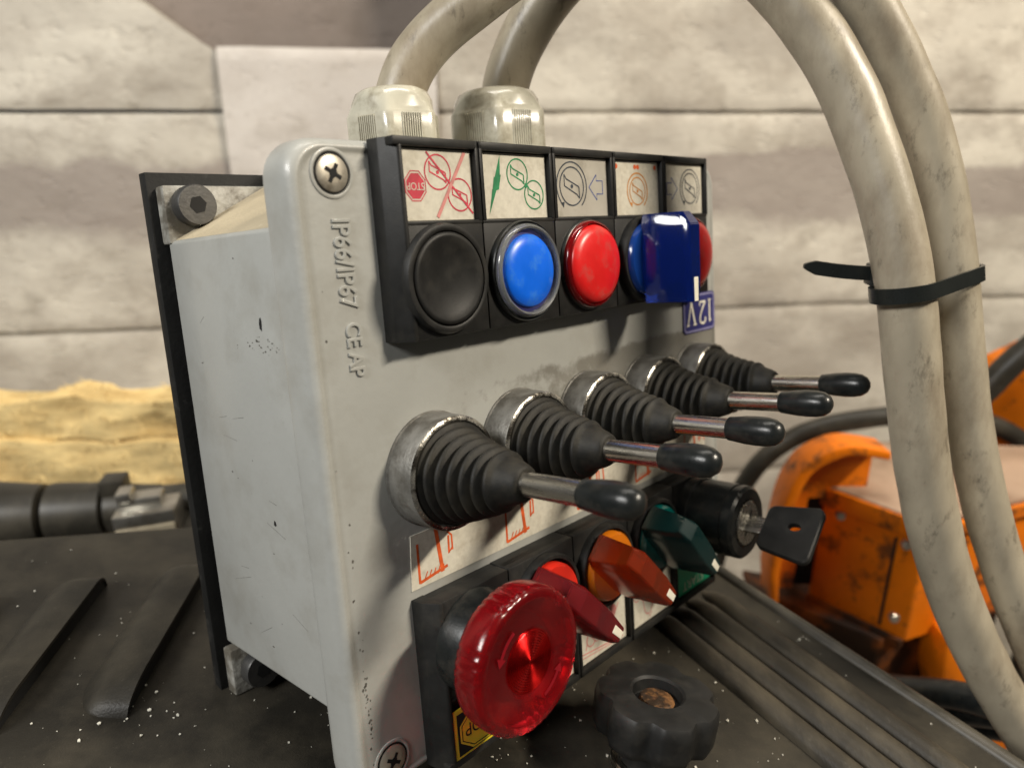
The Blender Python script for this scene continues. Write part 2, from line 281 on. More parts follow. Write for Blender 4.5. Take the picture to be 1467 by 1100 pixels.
def wall_material(name, col, col2, lumps, band=0.0):
    m = bpy.data.materials.new(name); m.use_nodes = True; nt = m.node_tree; lk = nt.links.new; b = nt.nodes['Principled BSDF']
    tc0 = N(nt, 'ShaderNodeTexCoord'); tc = N(nt, 'ShaderNodeMapping'); tc.inputs['Scale'].default_value = (0.8, 1, 1.15); lk(tc0.outputs['Object'], tc.inputs[0])
    def nz(s, d=6, r=0.6):
        n = N(nt, 'ShaderNodeTexNoise'); n.inputs['Scale'].default_value = s; n.inputs['Detail'].default_value = d; n.inputs['Roughness'].default_value = r
        lk(tc.outputs[0], n.inputs['Vector']); return n.outputs[0]
    def ramp(s, a, c):
        r = N(nt, 'ShaderNodeValToRGB'); r.color_ramp.elements[0].position = a; r.color_ramp.elements[1].position = c; lk(s, r.inputs[0]); return r
    r1 = ramp(nz(5.5, 7, 0.58), 0.42, 0.62); r1.color_ramp.elements[0].color = (*col, 1); r1.color_ramp.elements[1].color = (*col2, 1)
    r2 = ramp(nz(24, 8, 0.62), 0.55, 0.75)
    mx = N(nt, 'ShaderNodeMix', data_type='RGBA'); mx.inputs[7].default_value = (col2[0]*0.72, col2[1]*0.70, col2[2]*0.66, 1)
    m2 = N(nt, 'ShaderNodeMath', operation='MULTIPLY'); m2.inputs[1].default_value = 0.8; lk(r2.outputs[0], m2.inputs[0])
    r4 = ramp(nz(110, 6, 0.7), 0.58, 0.72); m4_ = N(nt, 'ShaderNodeMath', operation='MULTIPLY'); m4_.inputs[1].default_value = 0.6; lk(r4.outputs[0], m4_.inputs[0])
    mx4 = N(nt, 'ShaderNodeMix', data_type='RGBA'); mx4.inputs[7].default_value = (col2[0]*0.6, col2[1]*0.58, col2[2]*0.54, 1)
    lk(m2.outputs[0], mx.inputs[0]); lk(r1.outputs[0], mx.inputs[6]); lk(m4_.outputs[0], mx4.inputs[0]); lk(mx.outputs[2], mx4.inputs[6]); 
    r6 = ramp(nz(17, 8, 0.7), 0.47, 0.60); m6 = N(nt, 'ShaderNodeMath', operation='MULTIPLY'); m6.inputs[1].default_value = 0.55 if band else 0.3; lk(r6.outputs[0], m6.inputs[0])
    mx6 = N(nt, 'ShaderNodeMix', data_type='RGBA'); mx6.inputs[7].default_value = (col2[0]*0.86, col2[1]*0.83, col2[2]*0.80, 1)
    lk(m6.outputs[0], mx6.inputs[0]); lk(mx4.outputs[2], mx6.inputs[6])
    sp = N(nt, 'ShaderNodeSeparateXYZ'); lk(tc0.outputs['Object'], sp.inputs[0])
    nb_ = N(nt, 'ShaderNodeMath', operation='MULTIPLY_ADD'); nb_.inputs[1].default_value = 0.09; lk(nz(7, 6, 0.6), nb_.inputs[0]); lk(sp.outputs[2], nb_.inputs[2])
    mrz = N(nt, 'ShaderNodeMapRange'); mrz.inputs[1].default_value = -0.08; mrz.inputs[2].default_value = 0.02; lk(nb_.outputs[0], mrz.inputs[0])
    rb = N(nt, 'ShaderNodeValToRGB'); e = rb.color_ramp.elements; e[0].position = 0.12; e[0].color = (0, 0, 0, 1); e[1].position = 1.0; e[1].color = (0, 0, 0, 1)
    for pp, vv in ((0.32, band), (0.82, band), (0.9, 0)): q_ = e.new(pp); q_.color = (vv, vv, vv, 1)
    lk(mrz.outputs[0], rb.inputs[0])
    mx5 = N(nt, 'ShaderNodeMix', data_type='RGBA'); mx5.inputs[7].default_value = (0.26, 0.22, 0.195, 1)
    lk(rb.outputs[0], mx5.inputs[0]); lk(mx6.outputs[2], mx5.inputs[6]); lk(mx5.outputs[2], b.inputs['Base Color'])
    b.inputs['Roughness'].default_value = 0.62
    ad = N(nt, 'ShaderNodeMath', operation='ADD'); lk(nz(28, 7, 0.6), ad.inputs[0])
    pit = ramp(nz(70, 4), 0.58, 0.66); pm = N(nt, 'ShaderNodeMath', operation='MULTIPLY'); pm.inputs[1].default_value = -0.3; lk(pit.outputs[0], pm.inputs[0]); lk(pm.outputs[0], ad.inputs[1])
    bp = N(nt, 'ShaderNodeBump'); bp.inputs['Strength'].default_value = lumps; bp.inputs['Distance'].default_value = 0.004
    lk(ad.outputs[0], bp.inputs['Height']); lk(bp.outputs[0], b.inputs['Normal']); return m
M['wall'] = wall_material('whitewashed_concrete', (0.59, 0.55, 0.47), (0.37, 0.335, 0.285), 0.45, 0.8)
M['plaster'] = wall_material('white_plaster', (0.64, 0.60, 0.555), (0.52, 0.48, 0.44), 0.25)
M['recess'] = wall_material('bare_plaster', (0.21, 0.17, 0.145), (0.17, 0.14, 0.12), 0.3)
def wool_material():
    m = mat('mineral_wool', (0.66, 0.50, 0.235), 0.95, var=0.3, vscale=55, bump=0.9, bscale=160, dirt=(0.40, 0.25, 0.09), damt=0.6, dscale=17, dedge=(0.5, 0.66), stretch=(0.5, 0.7, 1.8), spec=0.1)
    return m
M['wool'] = wool_material()

# ------------------------------------------------------------------ setting: floor and wall (mm relative to the camera, then lifted by CAMZ)
def place(o): o.location.z += CAMZ; return o
FLOOR = -720
bm = bmesh.new(); box(bm, (-1400, -400, FLOOR-30), (1500, 1500, FLOOR)); fl = place(obj('floor', bm, M['floor'], kind='structure'))
ang = math.atan2(160, 1070)          # the wall runs slightly away to the right
wroot = bpy.data.objects.new('wall', None); C.objects.link(wroot); wroot['kind'] = 'structure'
wroot.location = (-0.483, 0.680, CAMZ); wroot.rotation_euler = (0, 0, ang)
def wobble_box(bm, lo, hi, nx, nz, amp, seed, edge=3.0, xr=None):
    """slab whose front face (y = lo[1]) is a lightly uneven grid with worn long edges"""
    g = []
    for j in range(nz+1):
        row = []
        for i in range(nx+1):
            z = lo[2]+(hi[2]-lo[2])*j/nz; xe = xr(z) if xr else hi[0]; x = lo[0]+(xe-lo[0])*i/nx
            d = amp*noise.fractal(Vector((x*0.011+seed, z*0.011, seed)), 1.0, 2.0, 4)
            ez = min(z-lo[2], hi[2]-z)
            if ez < edge: d += (edge-ez)*0.9*(0.8+0.6*noise.noise(Vector((x*0.03, seed, z))))
            row.append(bm.verts.new(V(x, lo[1]+d, z + (1.2*noise.noise(Vector((x*0.02, seed+5, 0))) if j in (0, nz) else 0))))
        g.append(row)
    for j in range(nz):
        for i in range(nx): bm.faces.new((g[j][i], g[j][i+1], g[j+1][i+1], g[j+1][i]))
    xt = xr(hi[2]) if xr else hi[0]
    back = [bm.verts.new(V(x, hi[1], z)) for x, z in ((lo[0], lo[2]), (hi[0], lo[2]), (xt, hi[2]), (lo[0], hi[2]))]
    bm.faces.new(back)
    bm.faces.new(g[0]+[back[1], back[0]]); bm.faces.new(g[-1][::-1]+[back[3], back[2]])
    bm.faces.new([r[0] for r in g][::-1]+[back[0], back[3]]); bm.faces.new([r[-1] for r in g]+[back[2], back[1]])
def course(x0, x1, z0, z1, seed, name='concrete_course', m='wall', y0=0, y1=160, amp=1.4, edge=1.8, xr=None):
    bm = bmesh.new(); wobble_box(bm, (x0, y0, z0), (x1, y1, z1), max(6, int((x1-x0)/7)), max(4, int((z1-z0)/6)), amp, seed, edge, xr)
    return obj(name, bm, M[m], wroot, smooth=60)
J = 2.2
RX0, RX1 = 228, 418                  # the plastered bay
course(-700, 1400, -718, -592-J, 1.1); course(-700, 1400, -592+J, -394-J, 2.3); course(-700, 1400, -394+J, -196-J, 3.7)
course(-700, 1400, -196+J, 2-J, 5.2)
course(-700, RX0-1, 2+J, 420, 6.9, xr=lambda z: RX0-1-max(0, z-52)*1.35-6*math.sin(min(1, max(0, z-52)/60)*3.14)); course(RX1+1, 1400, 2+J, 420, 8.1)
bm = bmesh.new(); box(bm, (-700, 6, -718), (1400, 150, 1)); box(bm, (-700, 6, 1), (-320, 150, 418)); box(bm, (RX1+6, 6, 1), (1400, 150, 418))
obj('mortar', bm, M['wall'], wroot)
course(RX0, RX1, -194, 55, 9.4, 'plaster_infill', 'plaster', -5, 5.5, 1.2, 2.5)
course(RX0-560, RX1+40, 40, 420, 10.2, 'recess_back', 'recess', 60, 70, 1.5, 0.5)
# ------------------------------------------------------------------ hood the box stands on
hood = empty('machine_hood', 'dusty black ribbed machine hood under the grey control box', 'hood', (0, 0, CAMZ-0.1889))
hood.rotation_euler = (0, math.atan(0.109), 0)
outline = [(-420, 205), (-214, 270), (-143, 294), (-40, 318), (60, 330), (88, 318), (101, 292), (165, 205), (240, 100), (240, 20), (-420, 20)]
bm = bmesh.new()
prism(bm, outline, -3, 0, 'z', 1.2)
obj('hood_panel', bm, M['hood'], hood, smooth=40)
def wall_strip(bm, pts, z0, z1, th):
    n = len(pts); off = []
    for i in range(n):
        a = Vector(pts[max(i-1, 0)]); b = Vector(pts[min(i+1, n-1)]); d = (b-a).normalized(); off.append((pts[i][0]+d.y*-th, pts[i][1]+d.x*th))
    for i in range(n-1):
        q = [pts[i], pts[i+1], off[i+1], off[i]]; prism(bm, q, z0, z1, 'z')
bm = bmesh.new(); wall_strip(bm, [(x*0.985+0.5, y*0.985) for x, y in outline[:9]], -460, -3.2, -3)
obj('hood_skirt', bm, M['hood'], hood)
def louvre(x0, y0, x1, y1, width, height, nm='louvre', side=1):
    """pressed vent: ramp rising towards an open lip along the line p0-p1"""
    A = Vector((x0, y0)); B = Vector((x1, y1)); d = (B-A); L = d.length; d.normalize(); q = Vector((-d.y, d.x))*side
    bm = bmesh.new(); nu, nv = 64, 10; top = []; bot = []
    for i in range(nu+1):
        u = i/nu; e = min(u, 1-u)*L; fall = math.sqrt(max(0, 1-(1-min(1, e/((0.2 if u < .5 else 0.1)*L)))**2))
        rt, rb = [], []
        for j in range(nv+1):
            t = j/nv; prof = (1-t**4.5)*(1-.18*t)
            w = width*(0.5+0.5*fall)
            p = A+d*(u*L)+q*(w*t)
            z = height*fall*prof-0.35
            rt.append(bm.verts.new(V(p.x, p.y, z+0.3))); rb.append(bm.verts.new(V(p.x, p.y, max(z-1.0, -0.6))))
        top.append(rt); bot.append(rb)
    for g in (top, bot):
        for i in range(nu):
            for j in range(nv): bm.faces.new((g[i][j], g[i+1][j], g[i+1][j+1], g[i][j+1]))
    for i in range(nu): bm.faces.new((top[i][0], top[i+1][0], bot[i+1][0], bot[i][0])); bm.faces.new((top[i][nv], top[i+1][nv], bot[i+1][nv], bot[i][nv]))
    o = obj(nm, bm, M['hood'], hood, smooth=50)
    bm = bmesh.new(); lo_, hi_ = [], []
    for k in range(nu+1):
        u = k/nu; e = min(u, 1-u)*L; fall = math.sqrt(max(0, 1-(1-min(1, e/((0.2 if u < .5 else 0.1)*L)))**2)); p = A+d*(u*L)+q*0.35
        lo_.append(bm.verts.new(V(p.x, p.y, -0.3))); hi_.append(bm.verts.new(V(p.x, p.y, max(-.2, height*fall-1.1))))
    for k in range(nu): bm.faces.new((lo_[k], lo_[k+1], hi_[k+1], hi_[k]))
    obj('slot_shade', bm, M['hole'], o)  # black sheet below the lip, paints the dark inside of the vent
for x0, y0, x1, y1 in ((-153, 172, -158, 247), (-120, 183, -124, 262), (-187, 165, -190, 232), (-222, 150, -224, 215)):
    louvre(x0, y0, x1, y1, 18, 6.8)
def rib(x0, y0, x1, y1, r, h):
    A = Vector((x0, y0, 0)); B = Vector((x1, y1, 0)); d = (B-A); L = d.length; d.normalize(); q = Vector((-d.y, d.x, 0))
    bm = bmesh.new(); nu, nv = 20, 10; g = []
    for i in range(nu+1):
        u = i/nu; e = min(u, 1-u)*L; fall = math.sin(min(1, e/14)*math.pi/2); row = []
        for j in range(nv+1):
            a = math.pi*j/nv
            p = A+d*(u*L)+q*(r*math.cos(a)*(0.35+0.65*fall)); row.append(bm.verts.new(V(p.x, p.y, -0.4+(h*math.sin(a)+0.3)*fall)))
        g.append(row)
    for i in range(nu):
        for j in range(nv): bm.faces.new((g[i][j], g[i+1][j], g[i+1][j+1], g[i][j+1]))
    obj('rib', bm, M['hood_dusty'], hood, smooth=60)
dx, dy = 52/93, -77/93
for s, (o0, ln) in enumerate(((0, 120), (11, 132), (22, 138), (33, 128))):
    nx, ny = 77/93, 52/93
    bx, by = 67+nx*(o0-8)+dx*-6, 262+ny*(o0-8)-dy*6
    rib(bx, by, bx+dx*ln, by+dy*ln, 4.9, 5.0)
bm = bmesh.new(); tube(bm, [(88, 317, -1), (101, 292, -1), (165, 205, -1), (238, 102, -1)], 3.4, 12, 6)
obj('edge_bead', bm, M['hose'], hood, smooth=60)
# white paint chips and grit lying on the hood: uncountable
bm = bmesh.new()
clus = [(random.uniform(-230, 210), random.uniform(120, 300), random.uniform(4, 26)) for _ in range(60)]
for k in range(900):
    cx_, cy_g, sg = random.choice(clus); x = random.gauss(cx_, sg); y = random.gauss(cy_g, sg)
    if not (-240 < x < 215 and 115 < y < 285): continue
    if y > 200+(x+420)*0.315: continue
    if x > 95+(292-y)*0.7: continue
    s = random.choice((0.12, 0.15, 0.2, 0.25, 0.32, 0.4, 0.6)) * random.uniform(0.7, 1.1)
    a = random.uniform(0, 6.28); n = random.choice((3, 4, 5))
    p = [(x+s*math.cos(a+6.28*i/n)*random.uniform(.5, 1.2), y+s*math.sin(a+6.28*i/n)*random.uniform(.5, 1.2)) for i in range(n)]
    prism(bm, p, 0.2, 0.2+s*0.6, 'z')
ch = obj('grit', bm, M['chip'], kind='stuff'); ch.matrix_world = Matrix.Translation((0, 0, CAMZ-0.1889)) @ Matrix.Rotation(math.atan(0.109), 4, 'Y')
tag(ch, 'white paint chips and grit scattered over the black hood', 'grit')

# star knob
knob = empty('star_knob', 'black lobed star knob with rusty bolt in its centre, standing on the hood', 'knob', (0, 0, 0))
hm = Matrix.Translation((0, 0, CAMZ-0.1889)) @ Matrix.Rotation(math.atan(0.109), 4, 'Y')
knob.matrix_world = hm @ Matrix.Translation(V(42.6, 181.5, 0)) @ Matrix.Rotation(math.radians(-9), 4, 'X')
lob = lambda a, r, h: 1 - (0.115*max(0, math.cos(7*a+0.6))**1.4 if (r > 14) else 0)
bm = bmesh.new()
lathe(bm, [(9, 3.2), (9.6, 8), (11, 10.5), (15.5, 11.5), (18.0, 13), (18.9, 15.5), (19.2, 22), (18.9, 24.6), (18.2, 25.7), (16, 26.1), (8.6, 26.3), (7.8, 25.6), (7.4, 22.0), (6.2, 21.8)], 112, 'z', mod=lob)
obj('knob_body', bm, M['black_plastic'], knob, smooth=40)
bm = bmesh.new(); lathe(bm, [(5.6, 20), (5.6, 23.4), (5.0, 24.2), (2, 24.4)], 20, 'z'); obj('bolt', bm, M['rust'], knob, smooth=35)
bm = bmesh.new(); lathe(bm, [(11.2, 0.3), (11.6, 0.8), (11.6, 2.4), (11.0, 3.0)], 48, 'z'); obj('washer', bm, M['steel'], knob, smooth=35)

# ------------------------------------------------------------------ control box
BASE = Vector((73, 78, -166))        # root of the box = foot of the back plate, panel frame (mm)
Rp = Matrix(((0.68644613, -0.72402968, -0.06762207), (-0.17470701, -0.07393738, -0.98184048), (0.70588184, 0.68579464, -0.17724708)))
tp = None
CP = Vector((-114.10084275, -146.77843455 - 8, -28.46077733))     # camera in the panel frame (lid face = y 0)
th = math.radians(19.8)
Wc = Matrix(((1, 0, 0), (0, -math.sin(th), math.cos(th)), (0, -math.cos(th), -math.sin(th))))
PW = Wc @ Rp                           # panel -> world axes
def p2w(v): return PW @ (Vector(v) - CP)
broot = empty('control_box', 'grey metal control box with push buttons, five joysticks and red emergency stop', 'control box')
m4 = PW.to_4x4(); m4.translation = p2w(BASE)*MM + Vector((0, 0, CAMZ)); broot.matrix_world = m4
def part(name, bm, m, at=(0, 0, 0), parent=None, smooth=35):
    """a part of the box; 'at' is its origin in the panel frame when it hangs on the root, else relative to the parent"""
    loc = Vector(at) - (BASE if parent is None else Vector((0, 0, 0)))
    return obj(name, bm, m, parent or broot, loc, smooth)
O0 = (0, 0, 0)

def rrect(x0, x1, z0, z1, r, n=8):
    pts = []
    for cx, cz, a0 in ((x1-r, z1-r, 0), (x0+r, z1-r, 90), (x0+r, z0+r, 180), (x1-r, z0+r, 270)):
        for k in range(n+1):
            a = math.radians(a0+90*k/n); pts.append((cx+r*math.cos(a), cz+r*math.sin(a)))
    return pts
# lid: layered rounded rectangle so the front edge is filleted
LX0, LX1, LZ0, LZ1 = -22.6, 170.5, -170.6, 0.4
bm = bmesh.new(); rings = []
for inset, y in ((0.6, 11.5), (0.2, 10.6), (0, 9.5), (0.15, 4.0), (0.4, 2.2), (0.95, 0.9), (1.7, 0.05), (2.3, -0.22), (2.9, -0.18), (3.3, 0.12), (3.9, 0.18), (4.7, 0.0)):
    rings.append([bm.verts.new(V(x, y, z)) for x, z in rrect(LX0+inset, LX1-inset, LZ0+inset, LZ1-inset, 9.5-inset*0.6)])
for A, B in zip(rings, rings[1:]):
    n = len(A)
    for k in range(n): bm.faces.new((A[k], A[(k+1) % n], B[(k+1) % n], B[k]))
bm.faces.new(rings[0]); bm.faces.new(rings[-1])
lid = part('lid', bm, M['paint_front'], O0, smooth=50)
# cast rim round the corner screws and a soft ridge along the left edge
for sx, sz in ((-10.6, -8.2), (-11.2, -162), (158.5, -8.2), (158.5, -162)):
    bm = bmesh.new(); lathe(bm, [(6.0, -0.2), (5.9, 0.25), (5.5, 0.4), (5.1, 0.3), (4.95, 0.02)], 40, caps=False); r_ = part('screw_rim', bm, M['paint'], (sx, 0, sz), lid)
    bm = bmesh.new(); lathe(bm, [(4.9, 0.03), (4.9, 0.06)], 40); part('counterbore', bm, M['hole'], (sx, 0, sz), lid)
    bm = bmesh.new(); lathe(bm, [(4.35, 0.02), (4.35, 0.3), (4.0, 0.55), (2.0, 0.72), (0.3, 0.75)], 40); s_ = part('lid_screw', bm, M['screw'], (sx, 0, sz), lid)
    bm = bmesh.new(); a = 0.55+sx*0.1
    for da in (0, math.pi/2):
        c, s = math.cos(a+da), math.sin(a+da)
        flat(bm, [(2.4*c-0.5*s, 2.4*s+0.5*c), (-2.4*c-0.5*s, -2.4*s+0.5*c), (-2.4*c+0.5*s, -2.4*s-0.5*c), (2.4*c+0.5*s, 2.4*s-0.5*c)], -0.80-da*0.005)
    flat(bm, [(1.2*math.cos(k*1.0472+a), 1.2*math.sin(k*1.0472+a)) for k in range(6)], -0.82)
    part('cross_slot', bm, M['hole'], (sx, 0, sz), lid)
bm = text_bm('IP66/IP67', 6.9, 0.16, -90, 0.16, 0.82, 1.0)
part('embossed_lettering', bm, M['paint'], (-9.9, -0.2, -29.2), lid, smooth=60)
bm = text_bm('CE AP', 6.0, 0.16, -90, 0.16, 0.84, 1.0)
part('embossed_lettering', bm, M['paint'], (-9.4, -0.2, -50.2), lid, smooth=60)

# base housing with cut corners
bm = bmesh.new()
hx0, hx1, hz0, hz1 = -20.6, 168.5, -168.4, -1.4
prism(bm, [(hx0, -20), (17, hz1), (131, hz1), (hx1, -20), (hx1, -147), (131, hz0), (17, hz0), (hx0, -147)], 11.6, 73, 'y', 0.7)
part('base_housing', bm, [M['paint']], O0)
bm = bmesh.new(); prism(bm, [(hx0+1.2, -19.35), (16.6, -0.95), (20, -0.95), (16.9, -1.7), (hx0+1.4, -20.3)], 12, 72.8, 'y')
part('dust_layer', bm, M['dust_reflection_beige'], O0)
for lx0, lx1, lz0, lz1, bx_, bz_ in ((hx0-.6, 18, -20.5, -3.6, -13.5, -9.6), (129, hx1+.6, -20.5, -3.6, 161, -9.6), (hx0-.6, 18, -166, -150, -13, -158.5), (129, hx1+.6, -166, -150, 161, -158.5)):
    bm = bmesh.new(); box(bm, (lx0, 70.5, lz0), (lx1, 76, lz1), 0.9); lg = part('mounting_lug', bm, M['paint_dirty'], O0)
    bm = bmesh.new(); lathe(bm, [(5.9, -70), (5.95, -66.2), (5.6, -65.6), (2.9, -65.5), (.2, -65.5)], 40)
    bo = part('cap_screw', bm, M['bolt_black'], (bx_, 0, bz_), lg)
    bm = bmesh.new(); flat(bm, [(2.6*math.cos(k*1.0472+.2), 2.6*math.sin(k*1.0472+.2)) for k in range(6)], 65.4)
    part('hex_socket', bm, M['hole'], O0, bo)
bm = bmesh.new(); box(bm, (-23.4, 76.2, -166.2), (173, 80.5, 0.6), 0.35); part('back_plate', bm, M['plate_black'], O0)
# dents and pits in the paint of the left side
for py_, pz_, w_, h_ in ((24, -43, 0.8, 1.9), (30, -98, 0.7, 1.0)):
    bm = bmesh.new(); n = 9
    p = [(py_+w_*math.cos(k*6.283/n)*random.uniform(.6, 1.2), pz_+h_*math.sin(k*6.283/n)*random.uniform(.6, 1.2)) for k in range(n)]
    prism(bm, p, hx0-0.06, hx0+0.3, 'x'); part('paint_chip', bm, M['hole'] if h_ > .6 else M['worn_zinc'], O0)

bm = bmesh.new(); rs = random.Random(4)
for k in range(46):
    x = rs.gauss(-16.9, .5); z = rs.choice((rs.uniform(-168, -120), rs.uniform(-150, -135), rs.uniform(-120, -25))); r_ = rs.uniform(.12, .42)
    flat(bm, [(x+r_*math.cos(q*1.2566+k)*rs.uniform(.5, 1.3), z+r_*1.4*math.sin(q*1.2566+k)*rs.uniform(.5, 1.3)) for q in range(5)], -0.03)
sf = part('scuffs', bm, M['worn_zinc'], O0, lid, None); sf['kind'] = 'stuff'

bm = bmesh.new(); rs = random.Random(11)
for k in range(46):
    y_, z_ = (rs.gauss(26, 5.5), rs.gauss(-48.3, 1.1)) if k < 34 else (rs.uniform(14, 66), rs.uniform(-140, -26)); r_ = rs.uniform(.08, .3)
    prism(bm, [(y_+r_*2.2*math.cos(q*1.2566+k)*rs.uniform(.4, 1.4), z_+r_*math.sin(q*1.2566+k)*rs.uniform(.5, 1.3)) for q in range(5)], hx0-0.03, hx0+.1, 'x')
for k in range(10):                                       # hair-thin scratches
    y_, z_ = rs.uniform(16, 60), rs.uniform(-140, -28); a = rs.uniform(-.6, .6); l_ = rs.uniform(3, 11)
    c_, s_ = math.cos(a), math.sin(a)
    prism(bm, [(y_, z_), (y_+l_*c_, z_+l_*s_), (y_+l_*c_-.07*s_, z_+l_*s_+.07*c_), (y_-.12*s_, z_+.12*c_)], hx0-.02, hx0+.1, 'x')
sf = part('scuffs', bm, M['worn_zinc'], O0, None, None); sf['kind'] = 'stuff'

# ---- legend holders
def holder_bm(x_ch, zdir):
    """30 x 50 x 8 mm button holder; origin at its left outer corner on the legend side, zdir -1: legend on top"""
    bm = bmesh.new(); W_ = 29.7; lo_x = x_ch
    def bz(lo, hi, bev=0.35):
        a, c = lo[2]*zdir*-1, hi[2]*zdir*-1
        box(bm, (lo[0], lo[1], min(a, c)), (hi[0], hi[1], max(a, c)), bev)
    if x_ch:
        prism(bm, [(0.0, 0.02), (0.5, -3.6), (x_ch-.5, -8.0), (x_ch, -8.35), (x_ch+.8, -8.35), (x_ch+.8, 0.02)], *sorted((0.0, 49.8*zdir)), 'z', 0.25)
        bz((x_ch+.5, -6.2, -49.6), (W_, 0.02, -.1), 0.3); bz((x_ch+.5, -8.0, -49.75), (W_, -3, -20.3), 0.35)
    else:
        bz((0, -6.2, -49.8), (W_, 0.02, 0), 0.4); bz((0, -8.0, -49.8), (W_, -3, -20.3), 0.5)
        bz((0, -8.4, -20.5), (1.3, -4, 0))
    bz((W_-1.3, -8.4, -20.5), (W_, -4, 0)); bz((lo_x*.45, -8.4, -2.2), (W_, -4, 0)); bz((lo_x, -8.15, -21.2), (W_, -4, -20.2), .2)
    return bm
def holder(name, i, row):
    zt = 0 if row == 0 else -170.0
    bm = holder_bm(3.4 if i == 0 else 0, -1 if row == 0 else 1)
    h = part(name, bm, M['black_plastic'], (30*i+0.15, 0, zt), smooth=40)
    return h
def legend(h, i, row, m):
    x0 = 4.2 if i == 0 else 1.45
    z0, z1 = (-20.1, -2.4) if row == 0 else (2.4, 20.1)
    bm = bmesh.new(); box(bm, (x0, -6.75, z0), (28.3, -6.0, z1), 0.12, 1)
    return part('legend_plate', bm, m, O0, h)
LY = -6.80
def sym(par, bm, m, name='symbol'): return part(name, bm, M[m], O0, par, None)
def drum(bm, cx, cz, r, w=0.42):
    ribbon(bm, circle(cx, cz, r), w, LY)
    k = r
    ribbon(bm, [(cx-.62*k, cz+.62*k), (cx-.45*k, cz+.38*k), (cx+.60*k, cz-.02*k)], w*.9, LY-.01)
    ribbon(bm, [(cx-.62*k, cz+.62*k), (cx-.62*k, cz+.02*k), (cx+.40*k, cz-.42*k), (cx+.62*k, cz-.62*k)], w*.9, LY-.02)
    ribbon(bm, [(cx+.60*k, cz-.02*k), (cx+.62*k, cz-.62*k)], w*.9, LY-.03)
    flat(bm, circle(cx, cz, .09*k+.12, n=10)[:-1], LY-.04)
def outer_arc(bm, cx, cz, r, w=.42):
    ribbon(bm, circle(cx, cz, r, -52, 228), w, LY)
    a = math.radians(228); ex, ez = cx+r*math.cos(a), cz+r*math.sin(a)
    flat(bm, [(ex-.9, ez+.5), (ex+.9, ez+.7), (ex+.5, ez-1.0)], LY-.02)
def arrow(bm, cx, cz, s, d):
    ribbon(bm, [(cx-d*s, cz), (cx-d*s*.0, cz+s), (cx, cz+.52*s), (cx+d*s*.8, cz+.52*s), (cx+d*s*.8, cz-.52*s), (cx, cz-.52*s), (cx, cz-s)], .42, LY, True)

# ---- push buttons of the upper row
BZ = -34.9
def bezel(h, r=14.1, hh=2.2, m='black_plastic'):
    bm = bmesh.new(); lathe(bm, [(r, 7.9), (r, 8.6), (r-.5, 7.9+hh), (r-1.4, 8.2+hh), (r-2.0, 7.9+hh), (r-2.2, 8.0)], 64)
    return part('bezel', bm, M[m], (15, 0, BZ if h['row'] == 0 else -BZ), h, 50)
def btn(i, row, name):
    h = holder(name, i, row); h['row'] = row; return h
# 1 black stop button
h = btn(0, 0, 'push_button'); lp_ = legend(h, 0, 0, M['paper'])
bm = bmesh.new(); o8 = [(8.7+3.5*math.cos(math.radians(22.5+45*k)), -11.6+3.9*math.sin(math.radians(22.5+45*k))) for k in range(8)]
flat(bm, [(8.7+(x-8.7)*.86, -11.6+(z+11.6)*.86) for x, z in o8], LY); ribbon(bm, o8, .3, LY, True); sym(lp_, bm, 'print_red')
bm = text_bm('STOP', 2.6, 0.01, 180, 0, .92); part('symbol_lettering', bm, M['paper'], (8.7, LY-.05, -11.6), lp_, None)
bm = bmesh.new(); drum(bm, 16.3, -8.1, 4.3); drum(bm, 23.4, -13.7, 4.1); ribbon(bm, [(12.9, -3.2), (27.7, -18.5)], .5, LY-.06); sym(lp_, bm, 'print_red')
bm = bmesh.new(); ribbon(bm, [(26.0, -2.9), (15.2, -19.3)], 1.0, LY-.08); sym(lp_, bm, 'print_pink')
bezel(h, 14.2, 2.0)
bm = bmesh.new(); lathe(bm, [(11.9, 8), (11.9, 9.7), (11.5, 10.2), (10.6, 10.3), (9.0, 9.6), (6, 8.8), (3, 8.45), (0.2, 8.4)], 64)
part('cap', bm, M['black_plastic'], (15, 0, BZ), h, 60)
# 2 blue
h = btn(1, 0, 'push_button'); lp_ = legend(h, 1, 0, M['paper'])
bm = bmesh.new(); drum(bm, 16.0, -8.0, 4.2); drum(bm, 22.6, -13.6, 4.0); flat(bm, circle(19.4, -11, .7, n=8)[:-1], LY-.05)
flat(bm, [(9.3, -3.0), (6.7, -9.3), (8.9, -8.8)], LY); flat(bm, [(6.5, -8.9), (9.3, -8.2), (8.2, -12.2), (5.6, -12.8)], LY-.02); flat(bm, [(5.6, -12.2), (7.4, -12.0), (3.9, -19.0)], LY-.01)
sym(lp_, bm, 'print_green')
bm = bmesh.new(); lathe(bm, [(14.1, 7.9), (14.2, 9.4), (13.9, 9.8), (13.2, 8.6)], 64); part('bezel', bm, M['gloss_black'], (15, 0, BZ), h, 50)
bm = bmesh.new(); lathe(bm, [(13.2, 7.9), (13.2, 10.0), (12.9, 10.9), (12.3, 11.3), (11.8, 11.0), (11.6, 9.0), (11.6, 7.9)], 64); part('clear_collar', bm, M['clear_ring'], (15, 0, BZ), h, 50)
bm = bmesh.new(); lathe(bm, [(11.7, 7.9), (11.7, 9.2), (10.4, 9.6)], 64); part('navy_ring', bm, M['sticker_blue'], (15, 0, BZ), h, 50)  # dark navy surround between cap and collar
bm = bmesh.new(); lathe(bm, [(10.3, 7.9), (10.3, 10.0), (9.9, 10.6), (7, 11.0), (3, 11.2), (0.2, 11.25)], 64); part('cap', bm, M['lens_blue'], (15, 0, BZ), h, 60)
